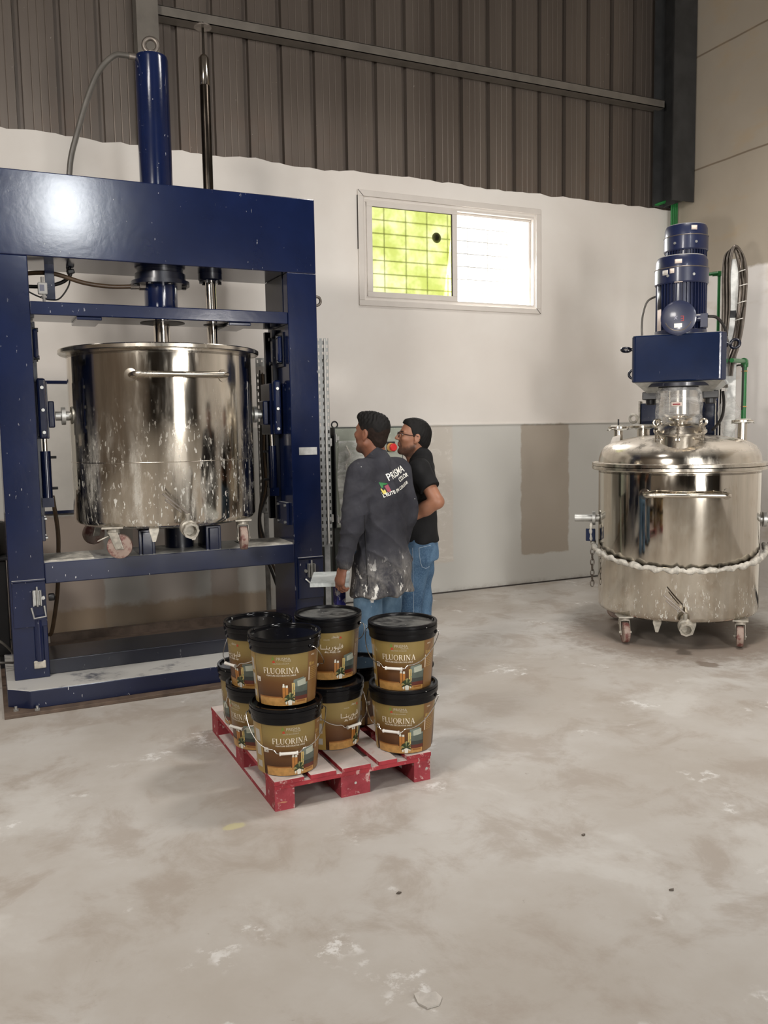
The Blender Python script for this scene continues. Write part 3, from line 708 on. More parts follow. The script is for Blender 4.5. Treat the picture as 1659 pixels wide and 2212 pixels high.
    b = MB(); b.tube(arc_pts([(.25, 6.08, 2.60), (.40, 6.05, 2.60), (.52, 6.03, 2.63), (.575, 6.02, 2.69), (.54, 6.03, 2.76)]), .012, 10); part(b, 'hydraulic_hose', 'rubber')
    b = MB(); b.tube(arc_pts([(.55, 6.0, 2.72), (.56, 5.97, 2.62), (.50, 5.95, 2.52), (.44, 5.93, 2.50), (.36, 5.93, 2.52), (.25, 5.95, 2.58)]), .005, 8); part(b, 'sensor_cable', 'rubber')
    b = MB(); b.obox((.572, 6.0, 2.695), (.05, .02, .03), (1, 0, .3)); part(b, 'cable_tie', 'black', smooth=False, bevel=.006)
    # limit switch on its bracket
    b = MB(); b.box(.408, .465, 5.91, 5.922, 2.50, 2.72); br = part(b, 'switch_bracket', 'navy', smooth=False, bevel=.002)
    b = MB(); b.box(.362, .418, 5.88, 5.915, 2.527, 2.60); sw = part(b, 'limit_switch', 'white_plastic', smooth=False, bevel=.006)
    b = MB(); b.cyl((.392, 5.897, 2.60), (.392, 5.897, 2.635), .011, 10); b.cyl((.396, 5.897, 2.527), (.396, 5.897, 2.47), .009, 10); b.lathe([(.018, 0), (.018, .012)], (.396, 5.897, 2.505), 12); part(b, 'plunger', 'grey_plastic', sw)
    b = MB(); b.prism([(.372, 5.879), (.40, 5.879), (.40, 5.8795), (.372, 5.8795)], 2.545, 2.585); part(b, 'switch_mark', 'ink_grey', sw, smooth=False)
    # name plate and right lifting eye
    b = MB(); b.box(1.985, 2.118, y0-.004, y0, 1.475, 1.528); part(b, 'name_plate', 'galv', smooth=False, bevel=.001)
    b = MB(); b.eye_bolt((2.142, 5.80, 2.555), (1, 0, 0), .030, .010, (0, 1, .25)); part(b, 'lifting_eye', 'iron')
    b = MB(); b.tube(arc_pts([(1.38, 5.93, 3.225), (1.43, 5.93, 3.25), (1.46, 5.90, 3.262)], 4), .006, 8); b.cyl((1.30, 5.93, 3.222), (1.40, 5.93, 3.222), .008, 8); part(b, 'grease_line', 'black')
    return t
press()

# ------------------------------------------------------------------ steel tanks
def caster(P, x, y, ztop, ang, parent, swing=0.0):
    r = .078; zw = ztop-.205+r
    b = MB(); c, s = math.cos(ang), math.sin(ang)
    def loc(u, v, z): return Vector((x+u*c-v*s, y+u*s+v*c, z))
    b = MB(); b.obox(loc(0, 0, ztop-.008), (.13, .11, .012), (c, s, 0)); b.lathe([(.04, 0), (.04, .022)], loc(0, 0, ztop-.036), 20)
    for v in (-.034, .034):
        b.add([loc(-.03, v-.003, ztop-.036), loc(.03, v-.003, ztop-.036), loc(-.012, v-.003, zw-.018), loc(-.062, v-.003, zw-.018),
               loc(-.03, v+.003, ztop-.036), loc(.03, v+.003, ztop-.036), loc(-.012, v+.003, zw-.018), loc(-.062, v+.003, zw-.018)],
              [(0, 1, 2, 3), (4, 7, 6, 5), (0, 3, 7, 4), (1, 5, 6, 2), (3, 2, 6, 7), (0, 4, 5, 1)])
    b.obox(loc(0, 0, ztop-.038), (.07, .07, .006), (c, s, 0))
    f = b.build('caster_fork', 'caster_metal', parent, P, smooth=False, bevel=.003)
    b = MB(); wc = loc(-.035, 0, zw); ax = Vector((-s, c, 0))
    b.lathe([(.028, -.026), (r*.80, -.024), (r*.96, -.022), (r, -.012), (r, .012), (r*.96, .022), (r*.80, .024), (.028, .026)], wc, 32, ax); b.build('caster_wheel', 'caster_red', f, P)
    b = MB(); b.cyl(wc-ax*.045, wc+ax*.045, .012, 8); b.build('axle', 'caster_metal', f, P)
    b = MB(); b.obox(loc(.062, 0, ztop-.075), (.075, .05, .008), (c, s, -.45)); b.build('brake_pedal', 'caster_metal', f, P, smooth=False, bevel=.003)
def tank(name, label, loc, rz, mat, zb, tl, fl):
    # local: front at -Y, trunnions along X, z = 0 at the wheels' contact
    t = thing(name, label, 'tank', loc, rz); H_ = zb+1.115
    R0 = .604
    b = MB(); b.lathe([(.05, zb-.045), (.40, zb-.035), (.56, zb-.012), (.592, zb+.004), (R0, zb+.030), (R0, H_-.03)], (0, 0, 0), 128, cap=(True, False))
    b.lathe([(R0-.012, H_-.01), (R0-.012, zb+.35), (.05, zb+.35)], (0, 0, 0), 96, cap=(False, False))
    body = b.build('tank_body', mat, t, angle=30)
    b = MB(); b.lathe([(R0-.012, H_-.02), (R0-.012, H_+.012), (.648, H_+.012), (.655, H_+.006), (.655, H_-.014), (.648, H_-.02), (R0, H_-.02), (R0, H_-.045), (R0+.006, H_-.045)][:8], (0, 0, 0), 128, cap=(False, False))
    b.build('tank_rim', 'rim_steel', t, angle=30)
    # push handle with welded rosettes
    zh = zb+.935; pts = []
    w = .285; yh = -R0-.075
    for s in (-1, 1):
        ye = -math.sqrt(R0*R0-w*w)
        arc = [(s*w, ye+.02, zh), (s*w, yh+.04, zh), (s*(w-.006), yh+.018, zh), (s*(w-.018), yh+.005, zh), (s*(w-.04), yh, zh)]
        pts += arc if s < 0 else arc[::-1]
    b = MB(); b.tube(pts, .0165, 14); hd = b.build('push_handle', 'rim_steel', t)
    for s in (-1, 1):
        n = Vector((s*w, -math.sqrt(R0*R0-w*w), 0)).normalized()
        b = MB(); b.lathe([(.040, -.002), (.040, .004), (.02, .006)], Vector((0, 0, zh))+n*R0, 24, n); b.build('handle_rosette', 'rim_steel', hd)
    # trunnions
    zt = zb+.70
    for s in (-1, 1):
        b = MB(); b.cyl((s*(R0-.02), 0, zt), (s*(R0+tl), 0, zt), .030, 24)
        tr = b.build('trunnion', 'galv', t)
        b = MB(); b.lathe([(.03, -.014), (.058, -.012), (.058, .012), (.03, .014)], (s*(R0+.035), 0, zt), 28, (1, 0, 0)); b.build('trunnion_collar', 'galv', tr)
    for k in range(4):
        a = PI/4+k*PI/2; ca = [-.35, .35, PI+.6, -.6][k] if k < 0 else 0
        ang = fl if k in (2,) else (PI*.5-.15) if k == 3 else .4*k
        caster((0, 0, 0), .585*math.cos(a)*1.0, .585*math.sin(a)*1.0, zb+.005, ang, t)
    # drain valve with lever
    zv = zb-.005; yv = -R0
    b = MB(); b.cyl((0, yv+.03, zv+.02), (0, yv-.045, zv+.0), .030, 20); b.lathe([(.040, 0), (.052, .01), (.052, .05), (.040, .06)], (0, yv-.04, zv), 20, (0, -1, -.12))
    b.lathe([(.046, 0), (.050, .012), (.050, .05), (.036, .05), (.034, -.04), (.001, -.04)], (0, yv-.10, zv-.008), 8, (0, -1, -.12), cap=(True, False)); b.cyl((0, yv-.065, zv+.03), (0, yv-.065, zv+.085), .015, 12)
    va = b.build('drain_valve', 'caster_metal', t, angle=30)
    b = MB()
    d = Vector((-.15, -.005, .13)); p0 = Vector((0, yv-.065, zv+.088))
    b.obox(p0+d*.5, (d.length, .013, .004), d, (0, -1, .3)); b.obox(p0+d*.62+Vector((0.006, 0, -.03)), (.13, .010, .004), d, (0, -1, .3)); b.build('valve_lever', 'iron', va, smooth=False, bevel=.002)
    for x, y in ((-.18, -.50), (.06, -.54)):
        b = MB(); b.prism([(x-.03, y-.006), (x+.03, y-.006), (x+.03, y+.006), (x-.03, y+.006)], zb-.03, zb+.0); b.add([(x-.03, y-.006, zb-.03), (x+.03, y-.006, zb-.03), (x+.008, y-.006, zb-.10), (x-.012, y-.006, zb-.10), (x-.03, y+.006, zb-.03), (x+.03, y+.006, zb-.03), (x+.008, y+.006, zb-.10), (x-.012, y+.006, zb-.10)], [(0, 1, 2, 3), (4, 7, 6, 5), (0, 3, 7, 4), (1, 5, 6, 2), (3, 2, 6, 7)])
        b.build('stop_lug', 'caster_metal', t, smooth=False)
    # fine weld seam half way round
    b = MB(); b.torus((0, 0, zb+.40), R0+.0005, .0022, (0, 0, 1), 128, 6); b.build('weld_seam', 'rim_steel', t)
    return t, zb, H_, R0
tank('open_steel_tank', 'open steel mixing tank with paint splashes lifted on the blue press beam', (1.118, 5.955, .860), 0, 'tank_steel', .205, .084, PI-.25)

T2 = (4.923, 5.116, 0); RZ2 = R(-38.2)
t2, zb2, H2, R2 = tank('lidded_steel_tank', 'lidded steel mixing tank with dusty dome standing on the floor at right', T2, RZ2, 'tank2_steel', .205, .185, PI*.5+.2)
def dome():
    t = t2; H_ = H2+.012
    prof = [(.655, H_), (.655, H_+.022), (.640, H_+.024), (.606, H_+.026), (.602, H_+.06), (.588, H_+.105), (.555, H_+.148), (.50, H_+.178), (.42, H_+.202), (.30, H_+.222), (.15, H_+.234), (.02, H_+.238)]
    b = MB(); b.lathe(prof, (0, 0, 0), 128, cap=(False, True)); dm = b.build('dome_lid', 'dome_steel', t, angle=30)
    # manhole on the front of the dome (camera side), tilted a little forward
    mx, my = -.035, -.425; ax = Vector((0, -.16, 1)).normalized(); c = Vector((mx, my, H_+.155))
    b = MB(); b.lathe([(.138, -.04), (.138, .085), (.16, .088), (.16, .100)], c, 48, ax); mh = b.build('manhole', 'rim_steel', dm, angle=30)
    b = MB(); b.lathe([(.182, .100), (.187, .104), (.187, .118), (.178, .122), (.14, .155), (.08, .172), (.078, .172)], c, 48, ax, cap=(True, True)); cov = b.build('manhole_cover', 'rim_steel', mh, angle=30)
    b = MB(); b.lathe([(.05, .17), (.05, .19), (.082, .192), (.084, .205), (.08, .212), (.052, .214), (.052, .208), (.001, .208)], c, 36, ax, cap=(True, False)); b.build('sight_glass', 'rim_steel', cov)
    for k in range(6):
        a = 2*PI*k/6+.35; p = c+Vector((math.cos(a)*.184, math.sin(a)*.184, 0))
        b = MB(); b.cyl(p+ax*.03, p+ax*.15, .008, 8); b.torus(p+ax*.175, .022, .007, (math.sin(a), -math.cos(a), 0), 18, 8); b.cyl(p+ax*.120, p+ax*.135, .014, 6); b.obox(p+ax*.05-Vector((math.cos(a), math.sin(a), 0))*.02, (.05, .03, .012), (math.cos(a), math.sin(a), 0)); b.build('clamp_bolt', 'rim_steel', mh)
    # flanged nozzles: left, right and one at the back
    def nozzle(x, y, z0, h, r, lab):
        b = MB(); b.cyl((x, y, z0-.12), (x, y, z0+h), r, 24); b.lathe([(r, 0), (r*2.3, .002), (r*2.3, .016), (r*2.0, .018)], (x, y, z0+h), 28); n = b.build('nozzle', 'rim_steel', dm)
        b = MB(); rnd = random.Random(int(x*100)+5); pr = []
        vs = []; fs = []; m = 20
        for k in range(m):
            a = 2*PI*k/m; rr = r*2.35*(1+rnd.uniform(-.06, .14)); vs.append((x+rr*math.cos(a), y+rr*math.sin(a), z0+h-.004+rnd.uniform(-.014, .006)))
        for k in range(m):
            a = 2*PI*k/m; rr = r*1.6; vs.append((x+rr*math.cos(a), y+rr*math.sin(a), z0+h+.022+rnd.uniform(-.003, .006)))
        vs.append((x, y, z0+h+.028)); fs = [(k, (k+1) % m, m+(k+1) % m, m+k) for k in range(m)]+[(m+k, m+(k+1) % m, 2*m) for k in range(m)]
        b.add(vs, fs); b.build('film_cover', 'tape', n, angle=80); return n
    n1 = nozzle(-.455, 0.0, H_+.19, .095, .034, 0); n2 = nozzle(.46, -.03, H_+.19, .13, .034, 0); nozzle(-.25, .22, H_+.21, .08, .05, 0)
    b = MB(); b.add([(-.50, -.07, H_+.22), (-.44, -.078, H_+.24), (-.45, -.08, H_+.16), (-.53, -.07, H_+.14), (-.50, -.066, H_+.22), (-.44, -.074, H_+.24), (-.45, -.076, H_+.16), (-.53, -.066, H_+.14)], [(0, 1, 2, 3), (4, 7, 6, 5), (0, 4, 5, 1), (1, 5, 6, 2), (2, 6, 7, 3), (3, 7, 4, 0)]); b.build('paper_flag', 'paper', n1, smooth=False)
    b = MB(); b.cyl((-.455, 0, H_+.30), (-.455, 0, H_+.36), .006, 8); b.build('stud', 'black', n1)
dome()
def tank_band():
    t = thing('wrapped_chain', 'white tape-wrapped chain slung around the lidded steel tank', 'chain', T2, RZ2)
    def P(a, rr=0.0, dz=0.0):
        # a: azimuth measured from the front (-Y), + to the right (+X)
        z = .593+.11*(1-math.cos(a))*.95
        if a < 0: z += .02*max(0, (-a-1.0))
        return Vector((math.sin(a)*(R2+.040+rr), -math.cos(a)*(R2+.040+rr), z+dz))
    rnd = random.Random(11); b = MB(); pts = []; rs = []
    n = 110
    for i in range(n+1):
        a = -1.62+3.24*i/n; pts.append(P(a, 0, .006*math.sin(i*1.1)+rnd.uniform(-.003, .003)))
        rs.append(.019+.004*math.sin(i*.9)+rnd.uniform(-.004, .004)+(.010 if i in (34, 35, 52, 88) else 0))
    b.tube(pts, rs, 10); b.build('wrapped_band', 'tape', t, angle=80)
    # bare links between the wraps and the loose hanging end with padlock
    def link(c, d, up, parent, L=.03):
        b = MB(); d = Vector(d).normalized(); u = Vector(up).normalized(); pts = []
        for k in range(16):
            a = 2*PI*k/16; pts.append(Vector(c)+d*(L*.95*math.cos(a))+u*(L*.5*math.sin(a)))
        b.tube(pts, .0045, 6, closed=True); return b.build('chain_link', 'iron', parent)
    p0 = P(-1.56)+Vector((-.005, -.01, 0))
    for k in range(8): link(p0+Vector((0, 0, -.03-k*.043)), (0, 0, 1), (1, .3, 0) if k % 2 else (.3, -1, 0), t)
    p1 = P(-1.57)
    for k in range(3): link(p1+Vector((-.015, -.02, .02+k*.04)), (0, 0, 1), (1, 0, 0) if k % 2 else (0, 1, 0), t)
    b = MB(); b.obox(p1+Vector((-.02, -.03, .065)), (.075, .05, .10), (1, 0, 0)); b.build('padlock', 'navy_box', t, smooth=False, bevel=.006)
    b = MB(); b.tube(arc_pts([p1+Vector((-.015, -.045, .02)), p1+Vector((-.02, -.05, .10)), p1+Vector((-.015, -.045, .16))], 5), [.012+.004*math.sin(k*1.7) for k in range(11)], 8); b.build('knotted_tape', 'tape', t, angle=80)
    p2 = P(1.52)
    for k in range(7): link(p2+Vector((.03+.025*k, .02*k, .03+k*.024)), (.8, .5, .6), (0, 1, 0) if k % 2 else (-.6, 0, .8), t, .022)
tank_band()

# ------------------------------------------------------------------ planetary mixer behind the lidded tank
def mixer():
    t = thing('planetary_mixer', 'navy blue mixer with two stacked finned motors rising above the lidded tank', 'mixer', (4.89, 5.08, 0), R(-48))
    def part(b, name, mat, parent=None, **k): return b.build(name, mat, parent or t, **k)
    # head box
    b = MB(); b.prism([(-.315, -.22), (.300, -.22), (.335, -.17), (.335, .70), (-.335, .70), (-.335, -.20)], 1.965, 2.318); hb = part(b, 'gear_box', 'navy_box', smooth=False, bevel=.012)
    b = MB(); b.add([(-.315, -.20, 1.965), (.315, -.20, 1.965), (.315, .68, 1.965), (-.315, .68, 1.965), (-.24, -.06, 1.89), (.24, -.06, 1.89), (.24, .6, 1.89), (-.24, .6, 1.89)], [(0, 1, 5, 4), (1, 2, 6, 5), (2, 3, 7, 6), (3, 0, 4, 7), (4, 5, 6, 7)]); part(b, 'box_underside', 'galv', hb, smooth=False)
    b = MB(); b.lathe([(.25, 1.93), (.25, 1.955), (.22, 1.957)], (0, -.02, 0), 40); b.lathe([(.15, 1.90), (.15, 1.945)], (0, -.02, 0), 36); part(b, 'mounting_ring', 'dark_navy')
    for s in (-1, 1):
        b = MB(); b.box(s*.22-.06, s*.22+.06, .02, .14, 1.84, 1.90); b.cyl((s*.22, .08, 1.80), (s*.22, .08, 1.85), .04, 8); part(b, 'clamp_block', 'black', smooth=False, bevel=.006)
    def motor(y, r, z0, zc, zt, name):
        b = MB(); n = 40
        b.lathe([(r*.86, z0), (r*.86, zc)], (0, y, 0), 48)
        for k in range(n):
            a = 2*PI*k/n; c, s = math.cos(a), math.sin(a); p = Vector((c, s, 0)); q = Vector((-s, c, 0))
            b.obox(Vector((0, y, (z0+zc)/2))+p*r*.90, (r*.16, .0055, zc-z0-.01), p)
        m = part(b, 'motor_body', 'navy_motor', smooth=True, angle=25)
        b = MB(); b.lathe([(r*.95, z0-.001), (r*1.0, z0), (r*1.0, z0+.035), (r*.9, z0+.04)], (0, y, 0), 48); part(b, 'motor_flange', 'navy_motor', m)
        h = zt-zc
        b = MB(); b.lathe([(r*1.0, zc-.02), (r*1.03, zc-.01), (r*1.035, zc+h*.48), (r*1.015, zc+h*.5), (r*1.0, zc+h*.52), (r*.995, zc+h*.82), (r*.93, zc+h*.96), (r*.88, zt), (r*.3, zt+.004)], (0, y, 0), 56); cw = part(b, 'fan_cowl', 'navy_motor', m, angle=25)
        b = MB(); b.torus((0, y, zc+h*.5), r*1.03, .0035, (0, 0, 1), 56, 6); part(b, 'cowl_seam', 'iron', cw)
        for a in (-115, -60, 30, 150):
            a = R(a); p = Vector((math.cos(a), math.sin(a), 0)); c = Vector((0, y, zc+h*.18))+p*r*1.03; b = MB(); b.cyl(c, c+p*.006, .010, 12); part(b, 'cowl_screw', 'galv', cw)
        return m, cw
    m1, c1 = motor(0, .19, 2.318, 2.715, 2.905, 'front')
    m2, c2 = motor(.42, .165, 2.318, 3.035, 3.222, 'rear')
    def sticker(parent, y, r, a, z, w, h, mat='sticker', name='sticker'):
        a = R(a); n = max(2, int(w/.01)); vs = []; fs = []
        for i in range(n+1):
            aa = a+(i/n-.5)*w/r
            for zz in (z-h/2, z+h/2): vs.append((math.cos(aa)*(r+.0012), y+math.sin(aa)*(r+.0012), zz))
        for i in range(n): fs.append((2*i, 2*i+2, 2*i+3, 2*i+1))
        b = MB(); b.add(vs, fs); o = b.build(name, mat, parent); s = o.modifiers.new('t', 'SOLIDIFY'); s.thickness = .0008; return o
    sticker(c1, 0, .190, -93, 2.848, .052, .030); sticker(c1, 0, .197, -122, 2.775, .046, .036, 'grey_plastic'); sticker(c1, 0, .197, -106, 2.782, .034, .034); sticker(m1, 0, .192, -92, 2.70, .06, .010)
    sticker(c2, .42, .166, -65, 3.178, .046, .034); sticker(m1, 0, .186, -143, 2.43, .05, .17, 'sticker', 'motor_plate'); sticker(m1, 0, .186, -143, 2.60, .05, .18, 'dark_navy', 'motor_plate')
    # round terminal box facing the room
    b = MB(); b.cyl((0, -.12, 2.43), (0, -.225, 2.43), .118, 40); b.lathe([(.124, 0), (.126, .006), (.126, .022), (.10, .030), (.002, .032)], (0, -.215, 2.43), 44, (0, -1, 0)); tb = part(b, 'terminal_box', 'navy_motor', m1, angle=25)
    b = MB(); b.torus((0, -.243, 2.43), .095, .004, (0, 1, 0), 40, 6, R(20), R(160)); part(b, 'cover_bead', 'iron', tb)
    b = MB(); b.box(-.028, .028, -.2495, -.248, 2.358, 2.388); part(b, 'sticker', 'white_plastic', tb, smooth=False)
    def text_on(txt, size, mat, parent, loc, rot180, name='lettering'):
        cu = bpy.data.curves.new('t', 'FONT'); cu.body = txt; cu.size = size; cu.align_x = 'CENTER'; cu.align_y = 'CENTER'
        o = bpy.data.objects.new('t', cu); COL.objects.link(o); dg = bpy.context.evaluated_depsgraph_get(); me = bpy.data.meshes.new_from_object(o.evaluated_get(dg)); bpy.data.objects.remove(o)
        a = PI if rot180 else 0
        for v in me.vertices:
            x, z = v.co.x, v.co.y; x, z = x*math.cos(a)-z*math.sin(a), x*math.sin(a)+z*math.cos(a); v.co = (loc[0]+x, loc[1], loc[2]+z)
        me.materials.clear(); me.materials.append(M[mat]); me.name = name
        o = bpy.data.objects.new(name, me); COL.objects.link(o); o.parent = parent; return o
    text_on('E', .055, 'ink_red', tb, (.030, -.2492, 2.425), True); text_on('x', .055, 'ink_grey', tb, (-.018, -.2492, 2.425), True)
    b = MB(); b.cyl((.11, -.13, 2.43), (.185, -.13, 2.43), .03, 16); b.box(.15, .20, -.16, -.10, 2.36, 2.46); part(b, 'cable_gland', 'navy_motor', tb, angle=25)
    b = MB(); b.tube(arc_pts([(.20, -.13, 2.44), (.26, -.10, 2.43), (.31, -.05, 2.37), (.33, .0, 2.30)]), .011, 10); part(b, 'motor_cable', 'rubber', m1)
    b = MB(); b.tube(arc_pts([(-.18, .05, 2.64), (-.25, .03, 2.60), (-.28, .0, 2.50), (-.285, -.02, 2.40), (-.28, -.02, 2.31)]), .008, 10); part(b, 'motor_cable', 'hose_grey', m1)
    # lifting eyes
    for c, d, pl in (((-.335, -.10, 2.225), (-1, 0, 0), (0, .35, 1)), ((.335, -.05, 2.235), (1, 0, 0), (.25, 1, -.25)), ((-.335, .35, 2.06), (-1, 0, 0), (0, 1, 0))):
        b = MB(); b.eye_bolt(c, d, .033, .011, pl); part(b, 'lifting_eye', 'dark_navy', hb)
    # sleeve under clear film, down to the dome
    b = MB(); b.lathe([(.12, 1.585), (.12, 1.70), (.15, 1.72), (.15, 1.90)], (0, -.02, 0), 40); sl = part(b, 'shaft_housing', 'chrome')
    b = MB(); rnd = random.Random(4); n = 56; rows = 12; vs = []; fs = []
    for j in range(rows+1):
        z = 1.61+(1.93-1.61)*j/rows
        for k in range(n):
            a = 2*PI*k/n; rr = .171+.004*math.sin(3*a+j)+rnd.uniform(-.002, .002)+(.02*max(0, (2-j))/2*math.sin(5*a)); vs.append((rr*math.cos(a), -.02+rr*math.sin(a), z+(.02*math.sin(4*a) if j == 0 else 0)))
    for j in range(rows):
        for k in range(n): fs.append((j*n+k, j*n+(k+1) % n, (j+1)*n+(k+1) % n, (j+1)*n+k))
    b.add(vs, fs); fm = part(b, 'film_wrap', 'film', sl, angle=180)
    b = MB(); b.torus((0, -.02, 1.925), .177, .004, (0, 0, 1), 48, 6); part(b, 'wrap_tape', 'black', fm)
    sticker(sl, -.02, .180, -92, 1.795, .078, .030, 'sticker', 'label'); sticker(sl, -.02, .1808, -92, 1.795, .055, .010, 'ink_red', 'label_print'); sticker(sl, -.02, .178, -78, 1.945, .028, .02, 'white_plastic', 'sticker')
    # twin lift columns behind the tank, with foot frame
    for s in (-1, 1):
        x = -.295 if s < 0 else .155
        b = MB(); b.box(x-.075, x+.075, .74, .90, .06, 1.83); co = part(b, 'lift_column', 'navy_box', smooth=False, bevel=.008)
        b = MB(); b.box(x-.095, x-.080, .73, .91, 1.40, 1.85) if s < 0 else b.box(x+.076, x+.082, .74, .90, 1.40, 1.84); part(b, 'film_sleeve', 'tape', co, smooth=False, bevel=.004)
        b = MB(); b.cyl((x, .80, 1.83), (x, .80, 1.97), .03, 20); part(b, 'lift_rod', 'chrome', co)
    b = MB(); b.eye_bolt((-.38, .80, 1.70), (-1, 0, 0), .034, .012, (.3, 1, 0)); part(b, 'lifting_eye', 'tape')
    b = MB(); b.box(-.38, .24, .70, .925, 0, .08); part(b, 'foot_frame', 'navy_box', smooth=False, bevel=.006)
    # crumpled film hanging on the right column
    vs = []; fs = []; n, m = 16, 14; rnd = random.Random(9)
    for j in range(m+1):
        v = j/m; w = .05+.10*math.exp(-((v-.30)/.16)**2)+.02*math.sin(v*14)
        for k in range(n):
            a = 2*PI*k/n; vs.append((.34+w*.7*math.cos(a)+rnd.uniform(-.006, .006), .77+w*.35*math.sin(a)+rnd.uniform(-.006, .006), 1.86-v*.46))
    for j in range(m):
        for k in range(n): fs.append((j*n+k, j*n+(k+1) % n, (j+1)*n+(k+1) % n, (j+1)*n+k))
    b = MB(); b.add(vs, fs); part(b, 'loose_film', 'film', sl, angle=180)
    b = MB(); b.tube(arc_pts([(.30, .45, 1.90), (.31, .40, 1.80), (.30, .35, 1.70), (.27, .30, 1.64), (.235, .25, 1.595)]), .012, 10); part(b, 'cable', 'rubber', sl)
    # mast
    b = MB(); b.box(.208, .250, .93, 1.005, .07, 2.30); part(b, 'mast', 'navy', smooth=False, bevel=.006); 
    b = MB(); b.box(.20, .24, .90, .93, .02, .10); b.box(.20, .250, .93, 1.005, .0, .07); part(b, 'mast_foot', 'navy', smooth=False)
    return t
mixer()

def perf(b, w, h, pitch=.05, cols=(.2, .5, .8), hw=.012, hl=.026, y=0.0, th=.002, x0=0.0, z0=0.0):
    # slotted plate in the XZ plane made of strips, holes left open
    xs = [0.0]
    for c in cols: xs += [c*w-hw/2, c*w+hw/2]
    xs.append(w); n = int(h/pitch)
    for i in range(len(xs)-1):
        if i % 2 == 0: b.box(x0+xs[i], x0+xs[i+1], y, y+th, z0, z0+h)
        else:
            for k in range(n+1):
                za = k*pitch-(pitch-hl)/2 if k else 0; zb = k*pitch+(pitch-hl)/2
                b.box(x0+xs[i], x0+xs[i+1], y, y+th, z0+max(0, za), z0+min(h, zb))
    return b
def cable_tray(label, loc, rz, w, h, z0, cols, group=None):
    t = thing('cable_tray', label, 'cable tray', loc, rz)
    b = MB(); perf(b, w, h, .052, cols, .011, .024, 0, .0025, -w/2, z0); b.build('perforated_face', 'galv', t, smooth=False)
    for s in (-1, 1):
        b = MB(); d = .045; n = int(h/.052); x = s*w/2
        xa, xb = (x, x+.0025) if s < 0 else (x-.0025, x)
        b.box(xa, xb, 0, .014, z0, z0+h); b.box(xa, xb, .028, d, z0, z0+h)
        for k in range(n+1): b.box(xa, xb, .014, .028, z0+k*.052, z0+min(h, k*.052+.026))
        b.build('side_flange', 'galv', t, smooth=False)
    b = MB()
    if z0 < .3: z0 = 0
    for zz in (.1, .5, .9): b.box(-w/2+.01, w/2-.01, .045, .06, z0+h*zz, z0+h*zz+.03)
    b.build('bracket', 'galv', t, smooth=False)
    return t
ct = cable_tray('perforated galvanised cable tray standing upright beside the press right upright', (2.293, 5.96, 0), R(-22), .080, 1.54, .775, (.12, .5, .88))
b = MB(); b.box(-.02, .02, .045, .085, 0, 2.2); b.box(-.08, .08, .02, .14, 0, .01); b.build('post', 'galv', ct, smooth=False)
b = MB(); b.tube([(.012, -.008, .80), (.010, -.008, 1.5), (.012, -.010, 2.31)], .006, 8); b.build('cable', 'white_plastic', ct)
ct = cable_tray('perforated cable tray with hanging hoses behind the press right upright', (2.06, 6.72, 0), R(-15), .10, 1.25, .98, (.15, .5, .85))
b = MB(); b.box(-.02, .02, .045, .085, 0, 2.2); b.box(-.08, .08, .02, .14, 0, .01); b.build('post', 'galv', ct, smooth=False)
b = MB(); b.box(-.052, .03, -.025, -.002, 2.10, 2.16); b.build('cable_cover', 'grey_plastic', ct, smooth=False)
for k, (dx, zz) in enumerate(((-.02, 2.13), (.0, 2.11), (.025, 2.12))):
    b = MB(); b.tube(arc_pts([(dx, -.015, zz), (dx+.004, -.018, 1.8), (dx-.006, -.02, 1.5), (dx, -.03, 1.2), (dx-.04-.02*k, -.05, .95), (dx-.03, -.06, .72), (dx+.05+.01*k, -.10, .50), (dx+.11, -.12, .28), (dx+.13+.02*k, -.14, .02)]), .012, 8); b.build('hose', 'hose_brown' if k == 1 else 'rubber', ct)

# tall tray with looped hoses behind the mixer
ct = cable_tray('tall perforated cable tray with a looped bundle of hoses behind the mixer', (5.845, 5.475, 0), R(-46), .085, 3.00, .03, (.12,))
b = MB()
b.box(-.05, .05, .045, .10, 0, .03); b.build('foot', 'galv', ct, smooth=False)
b = MB(); b.box(-.03, .03, -.006, -.001, 2.54, 2.60); b.build('outlet_hole', 'black', ct, smooth=False)
for k in range(5):
    e = (k-2)*.012
    pts = [(-.045+e*.6, -.03+e, 1.95), (-.058+e*.5, -.022, 2.30), (-.050+e, -.035+e, 2.62), (-.056+e, -.03+e*.6, 2.90), (-.040+e, -.03-e, 3.06), (.004+e*.3, -.03-e, 3.115+e*.5), (.045+e, -.03+e, 3.06), (.076+e, -.03-e, 2.92), (.078+e, -.03+e, 2.74), (.060+e, -.03-e, 2.48), (.03+e, -.0145, 2.30), (-.005+e, -.0145, 2.18), (-.02+e, -.0145, 2.05)]
    b = MB(); b.tube(arc_pts(pts, 6), .0125, 8); b.build('hose', 'rod_dark' if k % 2 else 'iron', ct)
for zz, x in ((2.92, .076), (2.80, .078), (2.66, .072), (2.52, .062)):
    b = MB(); b.torus((x, -.03, zz), .036, .004, (-.25, 0, 1), 20, 6); b.build('cable_tie', 'white_plastic', ct)

